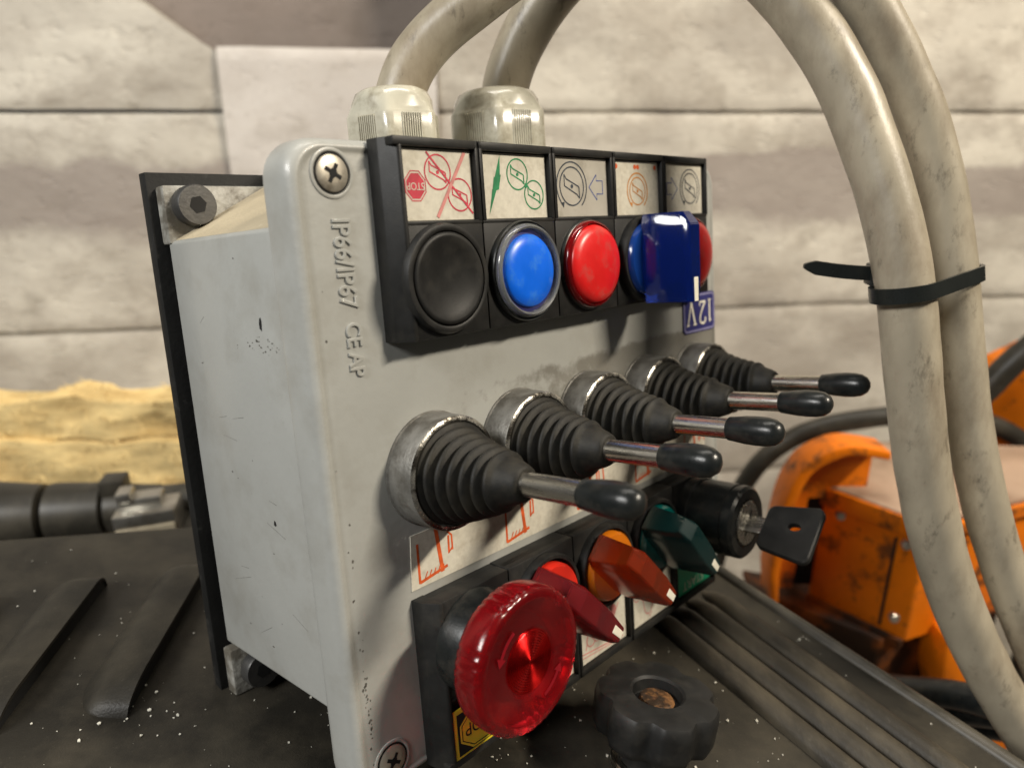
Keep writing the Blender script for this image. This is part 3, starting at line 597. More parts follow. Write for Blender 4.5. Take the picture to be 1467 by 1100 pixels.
# 3 and 5 red domes
def red_button(i, mirror):
    h = btn(i, 0, 'push_button'); lp_ = legend(h, i, 0, M['foil'] if i == 2 else M['paper'])
    bm = bmesh.new()
    cx, ax, d = (10.2, 22.6, 1) if not mirror else (19.6, 7.0, -1)
    drum(bm, cx, -11.0, 5.7 if not mirror else 5.4, .45); outer_arc(bm, cx, -11.0, 7.2 if not mirror else 6.8, .45); sym(lp_, bm, 'print_dark')
    bm = bmesh.new(); arrow(bm, ax, -11.2, 3.9, d); sym(lp_, bm, 'print_blue')
    bm = bmesh.new(); lathe(bm, [(14.0, 7.9), (14.0, 8.6), (13.6, 9.0)], 64); part('bezel', bm, M['gloss_black'], (15, 0, BZ), h, 50)
    bm = bmesh.new(); lathe(bm, [(13.5, 8.2), (13.5, 9.8), (13.0, 10.8), (12.5, 11.0), (12.2, 9.0), (12.2, 8.2)], 64); part('clear_collar', bm, M['clear_red'], (15, 0, BZ), h, 50)
    bm = bmesh.new(); lathe(bm, [(12.1, 8.2), (12.1, 10.6), (11.5, 11.8), (9.4, 12.5), (6, 12.9), (3, 13.1), (0.2, 13.15)], 64); part('cap', bm, M['lens_red'], (15, 0, BZ), h, 60)
red_button(2, False); red_button(4, True)

def selector(i, row, ang, lens, disc, legend_m, base, lensr=12.2, fin=(13.6, 9.2, 5.2, 29.5)):
    """rotary switch: bezel, translucent lens, tall thumb bar along direction ang (deg, in the panel plane)"""
    h = btn(i, row, 'selector_switch'); lp_ = legend(h, i, row, legend_m)
    bz_ = BZ if row == 0 else -BZ
    bm = bmesh.new(); lathe(bm, [(14.3, 7.9), (14.3, 10.2), (13.8, 10.9), (12.8, 10.9), (12.5, 8.2)], 64); part('bezel', bm, M['black_plastic'], (15, 0, bz_), h, 50)
    bm = bmesh.new(); lathe(bm, [(11.0, 7.8), (11.0, 8.6)], 48); part('colour_disc', bm, M[disc], (15, 0, bz_), h, 50)
    bm = bmesh.new(); lathe(bm, [(lensr, 8.9), (lensr, 11.6), (lensr-.8, 12.6), (0.2, 12.8)], 64); part('lens', bm, M[base], (15, 0, bz_), h, 50)
    L, w0, w1, H = fin; bm = bmesh.new(); ca, sa = math.cos(math.radians(ang)), math.sin(math.radians(ang))
    secs = [(-L, .8), (-L*.72, 1), (L*.35, 1.0), (L, .72)]; rings = []
    for u, k in secs:
        ring = []
        for w, hh in ((-w0/2*k, 12.0), (-w1/2*k-.3, H-2.0), (-w1/2*k+.7, H), (w1/2*k-.7, H), (w1/2*k+.3, H-2.0), (w0/2*k, 12.0)):
            hh = hh if (u > -L+.1 or hh < 13) else hh-3.0
            ring.append(bm.verts.new(V(u*ca-w*sa, -hh, u*sa+w*ca)))
        rings.append(ring)
    for A, B in zip(rings, rings[1:]):
        n = len(A)
        for k in range(n): bm.faces.new((A[k], A[(k+1) % n], B[(k+1) % n], B[k]))
    bm.faces.new(rings[0]); bm.faces.new(rings[-1])
    bmesh.ops.recalc_face_normals(bm, faces=bm.faces[:])
    bmesh.ops.bevel(bm, geom=bm.edges[:], offset=0.25*MM, segments=2, affect='EDGES')
    hd = part('handle', bm, M[lens], (15, 0, bz_), h, 30)
    bm = bmesh.new()
    p0, p1 = (L*.45 if row == 0 else L*.62), L*.99
    q = []
    for u, w in ((p0, -1.3), (p1, -1.15), (p1, 1.15), (p0, 1.3)): q.append((u*ca-w*sa, u*sa+w*ca))
    prism(bm, q, -H-.12, -H+.5, 'y', 0.12, 1)
    part('pointer_mark', bm, M['white'], O0, hd)
    return h, lp_
# 4 blue selector
h, lp_ = selector(3, 0, -90, 'clear_blue', 'disc_blue', M['paper'], 'lens_navy', 12.6, (14.6, 13, 7.5, 28.5))
bm = bmesh.new(); drum(bm, 15.4, -12.2, 4.5, .42); outer_arc(bm, 15.4, -12.2, 5.9, .5); sym(lp_, bm, 'print_amber')
bm = bmesh.new()
for cx_ in (3.6, 14.2, 16.0, 26.3): flat(bm, circle(cx_, -4.3, .85, n=7)[:-1], LY)
ribbon(bm, [(14, -4.3), (16.2, -4.3)], .7, LY-.01); sym(lp_, bm, 'print_orange')

# ---- lower row (mounted the other way up)
h = btn(0, 1, 'emergency_stop')
bm = bmesh.new(); box(bm, (4.2, -8.2, 1.4), (28.3, -7.7, 17.0), .1, 1); stk = part('stop_sticker', bm, M['sticker_yellow'], O0, h)
bm = bmesh.new(); flat(bm, [(5.4, 2.8), (27.2, 2.8), (27.2, 15.6), (5.4, 15.6)], -8.25); part('sticker_field', bm, M['hole'], O0, stk, None)
bm = bmesh.new(); flat(bm, [(14.0+8.4*math.cos(math.radians(22.5+45*k)), 9.2+6.6*math.sin(math.radians(22.5+45*k))) for k in range(8)], -8.3); part('sticker_octagon', bm, M['sticker_yellow'], O0, stk, None)
bm = bmesh.new(); ribbon(bm, [(14.0+7.6*math.cos(math.radians(22.5+45*k)), 9.2+5.8*math.sin(math.radians(22.5+45*k))) for k in range(8)], .3, -8.34, True)
add_bm(bm, text_bm('STOP', 5.4, .01, 180, 0, .9), (14.0, -8.36, 9.6)); part('sticker_lettering', bm, M['hole'], O0, stk, None)
EZ = -BZ
bm = bmesh.new(); lathe(bm, [(14.6, 7.9), (14.6, 10), (14.2, 11), (14.0, 17.6), (13.2, 18.8), (10, 19.1)], 64); part('stop_collar', bm, M['gloss_black'], (15, 0, EZ), h, 40)
grip = lambda a, r, hh: 1 - (0.022 if (r > 18.4 and (math.degrees(a) % 60) > 30 and math.sin(a*48) > 0.1) else 0)
bm = bmesh.new()
lathe(bm, [(10, 19.2), (16.5, 19.2), (18.6, 19.8), (19.6, 21.0), (20.0, 23.0), (20.1, 26.6), (19.9, 28.0), (19.3, 29.0), (18.4, 29.5), (17.2, 29.7), (16.6, 29.6), (16.2, 29.3), (9.8, 29.1), (9.3, 28.95), (9.0, 28.7), (4, 28.4), (0.2, 28.3)], 144, mod=grip)
mush = part('mushroom_head', bm, M['stop_red'], (15, 0, EZ), h, 55)
bm = bmesh.new(); lathe(bm, [(8.6, 28.2)]+[(8.6-k*.342, 28.75+(.21 if k % 2 else 0)+k*.01) for k in range(25)], 96); part('reflector', bm, M['red_foil'], O0, mush, 60)
bm = bmesh.new()
for a0 in (118, 290):
    p = circle(0, 0, 12.2, a0, a0+34, 12); ribbon(bm, p, 1.1, -29.42)
    ex, ez = p[-1]; t = math.radians(a0+34)
    flat(bm, [(ex+1.7*math.cos(t), ez+1.7*math.sin(t)), (ex-1.7*math.cos(t), ez-1.7*math.sin(t)), (ex-2.4*math.sin(t), ez+2.4*math.cos(t))], -29.43)
part('turn_arrows', bm, M['stop_dark'], O0, mush, None)

def scribble(lp_, kind):
    bm = bmesh.new()
    if kind == 0:
        ribbon(bm, [(3, 6.2), (26, 3.6)], .5, LY); ribbon(bm, [(3, 4.9), (25, 3.0)], .35, LY)
        ribbon(bm, circle(8, 10, 2.4, 30, 330, 16), .45, LY); ribbon(bm, [(5, 7), (6.5, 12.5), (10.5, 8.2), (12.5, 8), (13.5, 15), (16.5, 14.5), (15.6, 7.8), (21, 7)], .45, LY)
        flat(bm, circle(20.5, 15.5, 2.2, n=10)[:-1], LY); ribbon(bm, [(18, 8), (24, 17)], .4, LY)
    else:
        ribbon(bm, smooth2([(9, 13), (10.4, 6.5), (13.4, 5.2), (15.6, 8.6), (14, 12), (16.8, 14.8), (20.4, 12.4), (19.4, 8.4), (22.6, 6.8), (24.2, 10.8)]), .42, LY)
        ribbon(bm, circle(5.4, 14.2, 1.8, 0, 300, 14), .4, LY); ribbon(bm, [(12.6, 5.2), (13.5, 3.4), (14.8, 5)], .35, LY)
    sym(lp_, bm, 'print_pink')
_, lp_ = selector(1, 1, -46, 'clear_ruby', 'disc_red', M['paper'], 'lens_ruby', 11.6, (14.4, 12, 8.0, 29.3)); scribble(lp_, 0)
_, lp_ = selector(2, 1, -47, 'clear_amber', 'disc_amber', M['paper'], 'lens_amber', 11.8, (14.4, 12, 8.0, 29.3)); scribble(lp_, 0)
_, lp_ = selector(3, 1, -50, 'clear_green', 'disc_teal', M['paper'], 'lens_teal', 11.8, (14.4, 12, 8.0, 29.3)); scribble(lp_, 1)
h = btn(4, 1, 'key_switch'); lp_ = legend(h, 4, 1, M['sticker_green'])
bm = text_bm('START', 5.2, .01, 180, 0, 1.0, 1.05); part('symbol_lettering', bm, M['white'], (14.8, LY-.02, 5.6), lp_, None)
bm = bmesh.new(); lathe(bm, [(14.4, 7.9), (14.4, 11.6), (13.9, 12.2), (13.4, 12.3), (13.4, 13.4), (13.8, 13.6), (13.8, 25.4), (13.3, 25.6), (13.3, 26.6), (13.7, 26.8), (13.7, 29.2), (12.6, 30.2), (9.2, 30.3), (8.6, 29.6)], 72); part('barrel', bm, M['gloss_black'], (15, 0, EZ), h, 35)
bm = bmesh.new(); lathe(bm, [(8.4, 29.2), (8.4, 30.4), (8.0, 30.7), (0.3, 30.7)], 48); cy_ = part('lock_cylinder', bm, M['steel'], (15, 0, EZ), h, 35)
bm = bmesh.new(); flat(bm, [(-3.2, -3.9), (-2.4, -4.6), (3.2, 3.9), (2.4, 4.6)], -30.75); part('key_slot', bm, M['hole'], O0, cy_, None)

# the key is a thing of its own, left in the lock
key = empty('key', 'black plastic headed key left in the lock of the key switch', 'key')
key.matrix_world = m4 @ Matrix.Translation((Vector((135.0, -30.7, -135.2))-BASE)*MM) @ Matrix.Rotation(math.radians(-40), 4, 'Y')
# local x = across the bow, y = out of the lock (negative), z = thickness
bm = bmesh.new(); ow = []
for cx, cy, a0 in ((8.0, -25.2, 0), (-8.0, -25.2, 90), (-6.0, -11.6, 180), (6.0, -11.6, 270)):
    for q in range(6):
        a = math.radians(a0+90*q/5); ow.append((cx+2.6*math.cos(a), cy-2.6*math.sin(a)))
hol = [(1.6+1.5*math.cos(k*6.283/14), -19.8-2.3*math.sin(k*6.283/14)) for k in range(14)]
for z0, z1 in ((-1.5, 1.5),):
    lay = []
    for z, ins in ((z0, .45), (z0+.5, 0), (z1-.5, 0), (z1, .45)):
        lay.append([bm.verts.new(V(x*(1-ins/11), (y+18)*(1-ins/9)-18, z)) for x, y in ow])
    hl = [[bm.verts.new(V(x, y, z)) for x, y in hol] for z in (z0, z1)]
    for A, B in zip(lay, lay[1:]):
        n = len(A)
        for k in range(n): bm.faces.new((A[k], A[(k+1) % n], B[(k+1) % n], B[k]))
    n = len(hol)
    for k in range(n): bm.faces.new((hl[0][k], hl[0][(k+1) % n], hl[1][(k+1) % n], hl[1][k]))
    for rim, hr in ((lay[0], hl[0]), (lay[3], hl[1])):
        ed = [bm.edges.get((rim[k], rim[(k+1) % len(rim)])) for k in range(len(rim))] + [bm.edges.get((hr[k], hr[(k+1) % n])) for k in range(n)]
        bmesh.ops.triangle_fill(bm, edges=ed, use_beauty=True)
bm.transform(Matrix.Translation(V(0, 3.6, 0)) @ Matrix.Diagonal((1.06, 1.06, 1.0, 1.0)))
obj('bow', bm, M['black_plastic'], key, smooth=30)
bm = bmesh.new(); box(bm, (-3.4, -10, -.9), (3.4, 3, .9), .25); obj('blade', bm, M['steel'], key, smooth=30)

# ---- joysticks
JX = (11.8, 46.3, 80.8, 115.4, 150.0); JZ = -85.9
for i, jx in enumerate(JX):
    bm = bmesh.new(); lathe(bm, [(15.9, -0.02), (15.9, 0.5), (15.55, 0.8), (15.55, 9.0), (15.3, 9.4)], 72); j = part('joystick', bm, M['worn_zinc'], (jx, 0, JZ), smooth=35)
    bm = bmesh.new(); lathe(bm, [(15.32, 9.3), (15.35, 9.45), (14.9, 9.8), (14.2, 9.9), (14.0, 9.2)], 72); part('collar_rim', bm, M['bright_edge'], O0, j, 50)
    lean = math.radians((-2.0, -2.4, -1.9, -2.9, -3.0)[i])
    prof = [(13.9, 8.6), (13.8, 9.5), (13.4, 10.0)]; nr = 6; h0, h1 = 10.0, 29.0
    for k in range(nr):
        c0 = h0+(h1-h0)*k/nr; c1 = h0+(h1-h0)*(k+1)/nr; r = 13.0-(13.0-8.0)*k/(nr-1)
        st = (c1-c0)
        for t, kk in ((0.0, .74), (.12, .80), (.26, .93), (.42, .99), (.58, 1.0), (.74, .95), (.88, .83)): prof.append((r*kk, c0+t*st))
    prof += [(6.3, 29.4), (5.9, 30.6), (5.0, 33.2), (4.5, 34.3), (4.0, 34.8), (3.2, 34.8)]
    tilt = Matrix.Rotation(lean, 4, 'X') @ Matrix.Rotation(math.radians((0.5, -0.6, 0.4, 0.9, -0.5)[i]), 4, 'Z')
    bm = bmesh.new(); lathe(bm, prof, 56); bel = part('bellows', bm, M['rubber'], O0, j, 80)
    for v in bel.data.vertices:
        w = min(1, max(0, (-v.co.y/MM-9)/20)); v.co = v.co.lerp(tilt @ v.co, w)
        hh_ = -v.co.y/MM
        if 10 < hh_ < 30:
            nn = noise.fractal(v.co*55+Vector((i*3.1, i, 0)), 1, 2, 3); v.co.x *= 1+.035*nn; v.co.z *= 1+.035*nn
            v.co.y += MM*.7*noise.noise(Vector((v.co.x*90, i*2.7, v.co.z*90)))
            v.co.z -= MM*.5*math.sin((hh_-10)/20*math.pi)
    bm = bmesh.new(); lathe(bm, [(3.05, 32), (3.05, 53.5)], 32); sh = part('shaft', bm, M['steel'], O0, j); sh.data.transform(tilt)
    bm = bmesh.new(); lathe(bm, [(3.25, 52.0), (3.45, 52.2), (3.65, 54.0), (4.05, 57), (4.25, 60.5), (4.15, 63.5), (3.7, 65.8), (2.7, 67.4), (1.4, 68.2), (0.2, 68.4)], 36); g = part('grip', bm, M['gloss_black'], O0, j, 60); g.data.transform(tilt)

# ---- stickers on the lid
bm = bmesh.new(); prism(bm, [(0.6, -117.8), (157.5, -117.8), (158.5, -103.0), (1.8, -102.4)], -0.32, -0.02, 'y'); st_ = part('symbol_strip', bm, M['paper'], O0)
for k, jx in enumerate(JX):
    bm = bmesh.new(); x = jx - 8.5; y_ = -0.36
    ribbon(bm, [(x+.4, -105.3), (x+.3, -116.6)], .8, y_); ribbon(bm, [(x+.3, -116.4), (x+10.5, -114.9)], .9, y_-.01)
    ribbon(bm, [(x+7.2, -102.9), (x+8.6, -116.0)], 1.3, y_-.02)
    for q in range(5): ribbon(bm, [(x+2+q*1.6, -116), (x+3.2+q*1.5, -114.0)], .35, y_-.03)
    ribbon(bm, [(x+11.2, -105), (x+12.8, -106.6), (x+12.8, -111)], .6, y_); ribbon(bm, [(x+11.6, -106.3), (x+11.4, -111.6), (x+12.6, -110.4)], .7, y_-.01)
    if k > 1: ribbon(bm, [(x+15, -104.5), (x+15.6, -112)], .7, y_)
    part('symbol', bm, M['print_orange'], O0, st_, None)
bm = bmesh.new(); prism(bm, rrect(143.4, 168.0, -66.4, -50.8, 2.2, 5), -0.5, -0.03, 'y'); vs_ = part('voltage_sticker', bm, M['sticker_blue'], O0)
bm = bmesh.new(); ribbon(bm, rrect(144.2, 167.2, -65.7, -51.6, 1.8, 5), .7, -0.54, True); part('sticker_border', bm, M['sticker_lilac'], O0, vs_, None)
bm = bmesh.new(); y_ = -0.56
def rr(p, w, k): ribbon(bm, [(155.7-(a), -58.7-(b)) for a, b in p], w, y_-k*.01)      # glyphs drawn upright, turned half round
rr([(-8.0, -4.6), (-8.0, 4.6)], 1.0, 0); rr([(-9.2, -4.5), (-6.8, -4.5)], .5, 1); rr([(-9.2, 3.5), (-8.0, 4.4)], .5, 2)
rr(smooth2([(-4.6, 2.2), (-4.2, 4.0), (-2.4, 4.6), (-.6, 3.8), (-.5, 1.8), (-2.2, -1.2), (-4.5, -4.0)]), .9, 3); rr([(-4.7, -4.1), (-.3, -4.1), (-.1, -2.6)], .8, 4)
rr([(3.6, 4.4), (6.4, -4.5)], 1.1, 5); rr([(6.4, -4.5), (9.0, 4.4)], .7, 6); rr([(2.4, 4.5), (4.9, 4.5)], .5, 7); rr([(7.9, 4.5), (10.1, 4.5)], .5, 8)
part('sticker_lettering', bm, M['white'], O0, vs_, None)

# ---- cable glands on top of the box
def gland(x, y, r, top, name='cable_gland'):
    bm = bmesh.new()
    hexr = lambda a, rr_, hh: (1/max(math.cos(((a+0.26) % (math.pi/3))-math.pi/6), .885)*.955) if rr_ > r*.9 else 1
    lathe(bm, [(r*.78, -2), (r*.78, 1.5), (r*.97, 1.6), (r, 2.4), (r, top-8.5), (r*.97, top-7.8), (r*.93, top-6.5), (r*.89, top-3.6), (r*.80, top-1.2), (r*.68, top-.2), (r*.60, top), (r*.55, top-.6), (r*.54, top-3)], 96, 'z', mod=hexr)
    g = part(name, bm, M['gland'], (x, y, -1), smooth=38)
    for f in range(6):                                   # ribbed grip fields on the flats
        a = f*math.pi/3 - .26 + math.pi/6 - math.pi/2*0
        bm = bmesh.new(); d = Vector((math.cos(a), math.sin(a))); q = Vector((-d.y, d.x)); R_ = r*.955
        for k in range(9):
            o_ = d*(R_-.3)+q*((k-4)*r*.052); w = r*.016
            p = [o_-q*w, o_+q*w, o_+q*w*.6+d*.62, o_-q*w*.6+d*.62]
            prism(bm, [(v.x, v.y) for v in p], 4.0, top-8.6, 'z')
        part('grip_ribs', bm, M['gland'], O0, g, None)
    return g
gland(38, 36, 13.9, 22.5); gland(84.0, 36, 16.6, 26.5)

# ------------------------------------------------------------------ cables
def W3(p): return Vector(p)
g1 = p2w((38, 36, 6)); g1b = p2w((38.3, 36, 22)); g2 = p2w((84.5, 36, 6)); g2b = p2w((85, 36, 27))
c1 = [g1, g1b, (-29, 253, 20), (-18, 252, 27.5), (-8, 251, 34), (14, 254, 50), (34, 259, 64), (55, 262, 72), (78, 259, 65), (96, 259, 51), (111, 259, 33), (125, 258, 13), (135, 257, -3), (141, 254, -21), (145, 250, -38), (148, 246, -54), (153, 243, -80), (161, 241, -110), (177, 237, -153), (203, 234, -201), (231, 232, -241), (262, 232, -300), (280, 236, -420), (282, 240, -600), (282, 240, FLOOR+9)]
c2 = [g2, g2b, (3, 283, 24), (10, 281, 36), (22, 280, 49), (38, 278, 59), (55, 275, 60), (72, 269, 51), (88, 262, 34), (101, 256, 18), (109, 251, 1), (115, 245, -15), (121, 239, -33), (124, 233, -49), (127, 231, -64), (132, 229, -89), (142, 229, -126), (156, 229, -160), (176, 228, -194), (199, 226, -228), (226, 225, -260), (250, 222, -310), (258, 215, -420), (258, 212, -600), (258, 212, FLOOR+10)]
bm = bmesh.new(); tube(bm, c1, 7.6, 32, 12, 0.03, relax=30); k1 = place(obj('cable', bm, M['cable'], smooth=60))
tag(k1, 'thinner grimy beige cable arching from the smaller gland, outer of the tied pair', 'cable', 'beige cables of the control box')
bm = bmesh.new(); tube(bm, c2, lambda t: 7.9+.8*min(1, t*6), 32, 12, 0.03, relax=30); k2 = place(obj('cable', bm, M['cable'], smooth=60))
tag(k2, 'thicker grimy beige cable arching from the larger gland, inner of the tied pair', 'cable', 'beige cables of the control box')
# cable tie: belt round both cables
A = Vector((123.8, 232.6, -50.5)); B = Vector((147.6, 246.4, -53)); t = Vector((0.17, -.14, -.97)).normalized()
ex = (B-A); ex = (ex-t*ex.dot(t)).normalized(); t = (t + ex*-0.03).normalized(); ey = t.cross(ex); sep = (B-A).dot(ex); mid = A
def belt(off):
    pts = []; ra, rb = 9.25+off, 7.75+off
    al = math.acos(max(-1, min(1, (ra-rb)/sep)))
    for k in range(25):
        a = al+(2*math.pi-2*al)*k/24; pts.append((ra*math.cos(a), ra*math.sin(a)))
    for k in range(17):
        a = -al+2*al*k/16; pts.append((sep+rb*math.cos(a), rb*math.sin(a)))
    return pts
bm = bmesh.new(); vi = []
for off, hh in ((0.05, -2.4), (1.25, -2.4), (1.25, 2.4), (0.05, 2.4)):
    vi.append([bm.verts.new((A+ex*a+ey*b+t*(hh+2.0-0.0*a))*MM) for a, b in belt(off)])
for q in range(4):
    P_, Q_ = vi[q], vi[(q+1) % 4]; n = len(P_)
    for k in range(n): bm.faces.new((P_[k], P_[(k+1) % n], Q_[(k+1) % n], Q_[k]))
bmesh.ops.recalc_face_normals(bm, faces=bm.faces[:])
tie = empty('cable_tie', 'black nylon cable tie strapping the two beige cables together', 'cable tie', (A)*MM+Vector((0, 0, CAMZ)))
o = obj('strap', bm, M['tie'], tie, smooth=40); o.location = -A*MM
bm = bmesh.new()
tail = [(120, 243, -49), (114, 242, -48.6), (107, 243, -48.2), (101, 244.5, -47.6), (96.5, 246, -47.2)]
tl = smoothpath(tail, 5); rows = []
for i, p in enumerate(tl):
    f = i/(len(tl)-1); hh = 2.3 if f < .8 else 2.3*(1-(f-.8)/.2*.72)
    rows.append([bm.verts.new((p+Vector((0, dyy, dzz)))*MM) for dyy, dzz in ((-.6, -hh), (-.6, hh), (.6, hh), (.6, -hh))])
for P_, Q_ in zip(rows, rows[1:]):
    for k in range(4): bm.faces.new((P_[k], P_[(k+1) % 4], Q_[(k+1) % 4], Q_[k]))
bm.faces.new(rows[0]); bm.faces.new(rows[-1])
o = obj('tail', bm, M['tie'], tie, smooth=30); o.location = -A*MM
bm = bmesh.new(); box(bm, (117, 240, -53), (124, 246.5, -46), .6); o = obj('lock_head', bm, M['tie'], tie, smooth=30); o.location = -A*MM

# ------------------------------------------------------------------ background left: mineral wool, black hose, clamp
def batt(x0, x1, y0, y1, z0, z1, seed, label, amp):
    bm = bmesh.new(); nx, ny, nz = 44, 12, 9
    r = bmesh.ops.create_grid(bm, x_segments=1, y_segments=1, size=0); bm.free(); bm = bmesh.new(); grid = {}
    def vert(i, j, k):
        key = (i, j, k)
        if key not in grid:
            x = x0+(x1-x0)*i/nx; y = y0+(y1-y0)*j/ny; z = z0+(z1-z0)*k/nz
            p = Vector((x, y, z)); q = p*0.02+Vector((seed, 0, 0))
            d = Vector((noise.fractal(q, 1, 2, 4), noise.fractal(q+Vector((9, 3, 1)), 1, 2, 4), noise.fractal(q*.7+Vector((2, 7, 5)), 1, 2, 4)*1.1))*amp
            if k == 0: d.z = 0
            grid[key] = bm.verts.new((p+d)*MM)
        return grid[key]
    for i in range(nx):
        for j in range(ny):
            bm.faces.new((vert(i, j, nz), vert(i+1, j, nz), vert(i+1, j+1, nz), vert(i, j+1, nz))); bm.faces.new((vert(i, j, 0), vert(i, j+1, 0), vert(i+1, j+1, 0), vert(i+1, j, 0)))
    for i in range(nx):
        for k in range(nz):
            bm.faces.new((vert(i, 0, k), vert(i+1, 0, k), vert(i+1, 0, k+1), vert(i, 0, k+1))); bm.faces.new((vert(i, ny, k), vert(i, ny, k+1), vert(i+1, ny, k+1), vert(i+1, ny, k)))
    for j in range(ny):
        for k in range(nz):
            bm.faces.new((vert(0, j, k), vert(0, j, k+1), vert(0, j+1, k+1), vert(0, j+1, k))); bm.faces.new((vert(nx, j, k), vert(nx, j+1, k), vert(nx, j+1, k+1), vert(nx, j, k+1)))
    o = place(obj('insulation_batt', bm, M['wool'], smooth=70)); tag(o, label, 'insulation', 'yellow mineral wool batts')
    fb = bmesh.new(); rnd = random.Random(seed)                       # loose fibres standing off the front and top
    vl = [v.co.copy()/MM for v in o.data.vertices if v.co.x > -0.47]
    for k in range(2200):
        p = rnd.choice(vl); d = Vector((rnd.gauss(0, 1), rnd.gauss(-.25, .5), rnd.gauss(.1, .45))).normalized(); L_ = rnd.uniform(3, 9)
        q = p+Vector((rnd.uniform(-5, 5), 0, rnd.uniform(-2, 2))); u = d.orthogonal().normalized()*rnd.uniform(.25, .5); b2 = q+d*L_*.6+Vector((0, 0, -.8)); e2 = q+d*L_+Vector((0, 0, -2))
        vv = [fb.verts.new(x*MM) for x in (q-u, q+u, b2+u*.8, b2-u*.8, e2)]
        fb.faces.new(vv[:4]); fb.faces.new((vv[3], vv[2], vv[4]))
    obj('fibres', fb, M['wool'], o, kind='stuff')
    return o
batt(-640, -150, 548, 578, -243, -212, 3.1, 'yellow mineral wool batt with ragged top, uppermost of the pile by the wall', 9)
batt(-640, -140, 543, 585, -284, -246, 8.8, 'yellow mineral wool batt right under the ragged top one', 5)
batt(-640, -145, 539, 590, -345, -287, 14.2, 'yellow mineral wool batt low in the pile behind the black hose', 4)
bm = bmesh.new(); box(bm, (-660, 530, FLOOR), (-120, 640, -346), 3); place(obj('wool_support', bm, M['floor'], kind='structure'))  # unseen block that carries the wool pile

hs = empty('hose', 'thick black ribbed hose with a clamp, lying between hood and yellow wool', 'hose', (-.30, .40, CAMZ-.2295))
hs.rotation_euler = (0, math.radians(-1), math.radians(9))
def seg_(x0, x1, r0, r1):
    bm = bmesh.new(); lathe(bm, [(r0*.8, x0), (r0, x0+.6), (r0*1.01, x0+6), (r1, x1-1.0), (r1*.86, x1)], 40, 'x'); obj('hose_segment', bm, M['hose'], hs, smooth=40)
seg_(-95, -24, 24, 22); seg_(-22, 17, 23, 18.5); seg_(20, 52, 18.5, 16.5); seg_(53, 84, 15, 12.5)
bm = bmesh.new(); lathe(bm, [(11, 60), (12, 61), (12, 150), (11, 151)], 32, 'x'); obj('inner_tube', bm, M['hose'], hs, smooth=40)
bm = bmesh.new(); box(bm, (52, -9, 11), (66, 6, 22), 1.2); obj('clamp_lug', bm, M['hose'], hs, smooth=40)
cl = empty('metal_clamp', 'shiny galvanised clamp bracket beside the black hose end', 'clamp', (-.211, .383, CAMZ-.2165)); cl.rotation_euler = (0, math.radians(-4), math.radians(12))
bm = bmesh.new(); box(bm, (-17, -10, -12), (17, 12, 4), 1.4); obj('body', bm, M['galv'], cl, smooth=40)
bm = bmesh.new(); box(bm, (-15, -2, 3), (9, 10, 10), 1.2); box(bm, (-14, -4, 9), (-6, 8, 15), .8); obj('tongue', bm, M['galv'], cl, smooth=40)
bm = bmesh.new(); box(bm, (-16, -11.4, -11), (16, -9.6, -4), .4); obj('wool_reflection', bm, M['dust_reflection_beige'], cl, smooth=40)  # tan strip painting the wool's yellowish reflection on the metal
bm = bmesh.new(); box(bm, (-22, -6, -12.2), (30, 20, -60), 1); obj('stand_off', bm, M['hose'], cl, smooth=40)

# ------------------------------------------------------------------ background right: orange machine and hoses
om = empty('orange_attachment', 'worn orange steel machine attachment behind the two cables', 'machine', (.26, .45, CAMZ+FLOOR*MM))
def op(name, bm, m, smooth=35):
    o = obj(name, bm, m, om, smooth=smooth); o.location = (-.252, -.45, -FLOOR*MM-.002); return o
quad = [(203, 452), (247, 401), (345, 440), (388, 512), (250, 524)]
bm = bmesh.new(); prism(bm, quad, -322, -235, 'z', 3, 3); op('housing', bm, M['orange'])
bm = bmesh.new(); prism(bm, [(x+(-1.5 if x < 250 else 1.5), y-1) for x, y in quad], -235.5, -231.5, 'z', 1.2); op('top_plate', bm, M['dusty_top'])
bm = bmesh.new(); prism(bm, [(200, 449), (247, 396.5), (251, 400), (205, 454)], -246, -233, 'z', 1); op('top_flange', bm, M['orange'])
bm = bmesh.new(); prism(bm, [(245, 397), (249, 396), (348, 436), (346, 440)], -243, -234, 'z', 1); op('top_flange', bm, M['orange'])
outer = [(169, -312)]+smooth2([(166, -290), (167, -256), (170, -230), (178, -210), (192, -199), (208, -195), (232, -199)])
inner = smooth2([(232, -204.5), (209, -201), (196, -205), (184, -214), (177, -232), (173, -257), (172, -290)])+[(174, -312)]
bm = bmesh.new(); prism(bm, outer+inner, 430, 453, 'y', .8, 2); op('folded_lip', bm, M['orange'])
bm = bmesh.new(); prism(bm, [(173, -311), (172.5, -288), (174, -257), (178, -233), (185, -215), (197, -206), (210, -202), (229, -205), (229, -240), (191, -240), (189, -311)], 447, 452, 'y'); op('side_plate', bm, M['orange'])
bm = bmesh.new(); prism(bm, [(189, -312), (191, -250), (197, -226), (207, -226), (204, -312)], 452, 495, 'y', .5); op('gap_shade', bm, M['hole'])  # black filler, the dark of the gap put in as colour
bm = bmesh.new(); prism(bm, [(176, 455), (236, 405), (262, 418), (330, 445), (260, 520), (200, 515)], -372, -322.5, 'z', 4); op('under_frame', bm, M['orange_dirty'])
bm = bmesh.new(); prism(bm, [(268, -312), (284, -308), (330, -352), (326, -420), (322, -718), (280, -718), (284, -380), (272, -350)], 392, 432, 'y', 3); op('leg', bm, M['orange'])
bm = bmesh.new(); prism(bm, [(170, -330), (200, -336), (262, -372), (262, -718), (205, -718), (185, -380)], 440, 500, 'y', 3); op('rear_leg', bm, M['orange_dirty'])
bm = bmesh.new()
for x, z in ((243, -300), (306, -275), (318, -262)):
    pass
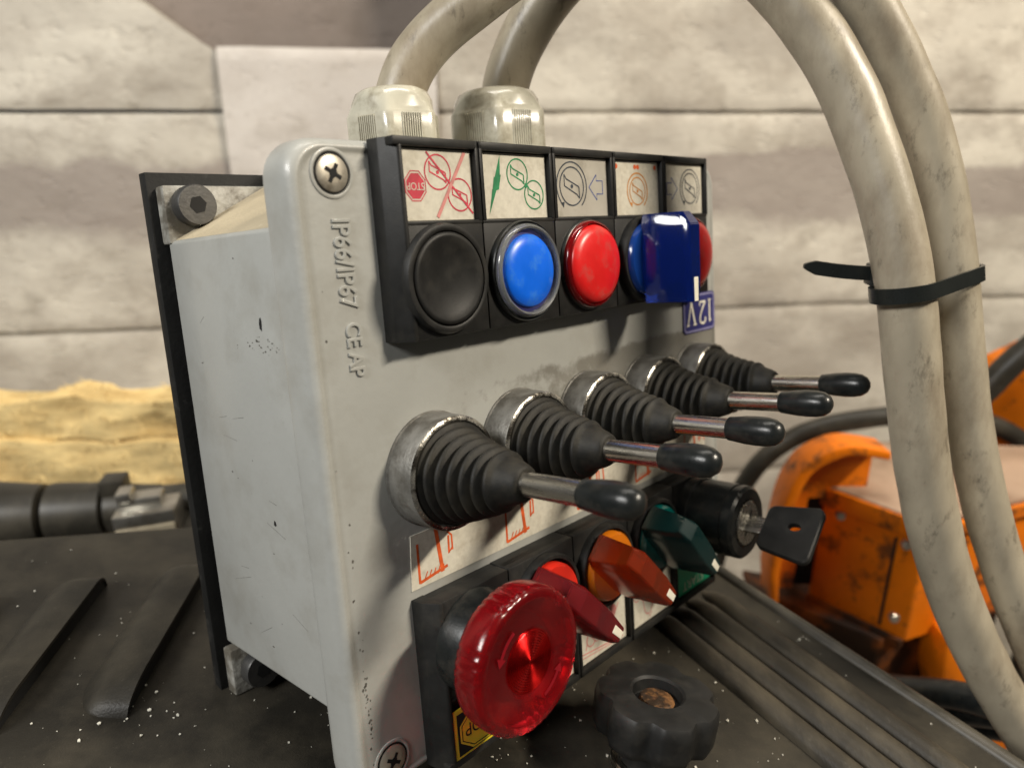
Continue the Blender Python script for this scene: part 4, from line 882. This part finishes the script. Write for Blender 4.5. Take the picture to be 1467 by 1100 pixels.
lathe(bm, [(3, 420.0), (2.6, 421.5), (.3, 421.8)], 16, 'x'); bm.free()
for bx3, by3, bz3 in ((212, 442, -250), (240, 409, -252), (241, 408, -306), (300, 421, -262), (318, 428.5, -262)):
    bm = bmesh.new(); lathe(bm, [(3.6, -1), (3.6, 2.2), (3.0, 2.8), (.2, 2.9)], 6, 'y', c=(bx3, by3, bz3)); op('bolt_head', bm, M['galv'])
bm = bmesh.new(); prism(bm, [(234.6, 413.6), (235.6, 412.4), (237.2, 413.4), (236.2, 414.6)], -316, -250, 'z'); op('seam', bm, M['hole'])
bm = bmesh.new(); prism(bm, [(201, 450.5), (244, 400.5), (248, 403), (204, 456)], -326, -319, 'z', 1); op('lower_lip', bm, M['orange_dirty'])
fa = obj('machine_guard', (lambda b: (prism(b, [(338, -260), (344, -205), (372, -176), (420, -150), (420, -260)], 540, 560, 'y', 2), b)[1])(bmesh.new()), M['orange'])
place(fa); tag(fa, 'flat orange sheet metal guard behind the cables near the wall', 'guard')
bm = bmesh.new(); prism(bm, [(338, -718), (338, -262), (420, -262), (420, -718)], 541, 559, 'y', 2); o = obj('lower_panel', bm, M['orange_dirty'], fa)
def hose(name, pts, r, label, m='hose', group=None):
    bm = bmesh.new(); tube(bm, pts, r, 20, 10, .03); o = place(obj(name, bm, M[m], smooth=60)); tag(o, label, 'hose', group or 'dark hoses behind the box'); return o
hose('hose', [(170, 560, FLOOR+9), (172, 558, -520), (172, 545, -360), (181, 540, -300), (190, 535, -268), (206, 530, -243), (232, 527, -226), (268, 525, -217), (312, 524, -213), (356, 526, -219), (400, 530, -243), (440, 535, -300), (450, 540, -420), (450, 540, FLOOR+9)], 7.5, 'dark hose looping in a low arch over the orange machine attachment')
hose('hose', [(310, 500, -232), (322, 497, -202), (336, 494, -178), (352, 492, -155), (385, 492, -130), (440, 496, -150), (500, 505, -400), (510, 510, FLOOR+10)], 9.0, 'thick olive grey hose rising beside the orange panel')
for k, (x, y) in enumerate(((205, 262), (219, 250), (233, 240))):
    hose('hose', [(x-70, y+120, -330), (x-20, y+30, -262), (x, y-6, -238), (x+22, y-50, -228), (x+40, y-110, -240), (x+60, y-160, -420), (x+60, y-160, FLOOR+9)], 6.5, ('black hose lying right against the ribbed hood edge', 'black hose between two others beside the hood edge', 'black hose farthest out from the hood edge, under the cables')[k], 'gloss_black', 'black hoses along the hood edge')
for k in ('row',):
    for o in bpy.data.objects:
        if k in o: del o[k]
for m in bpy.data.materials:
    if 'out' in m: del m['out']
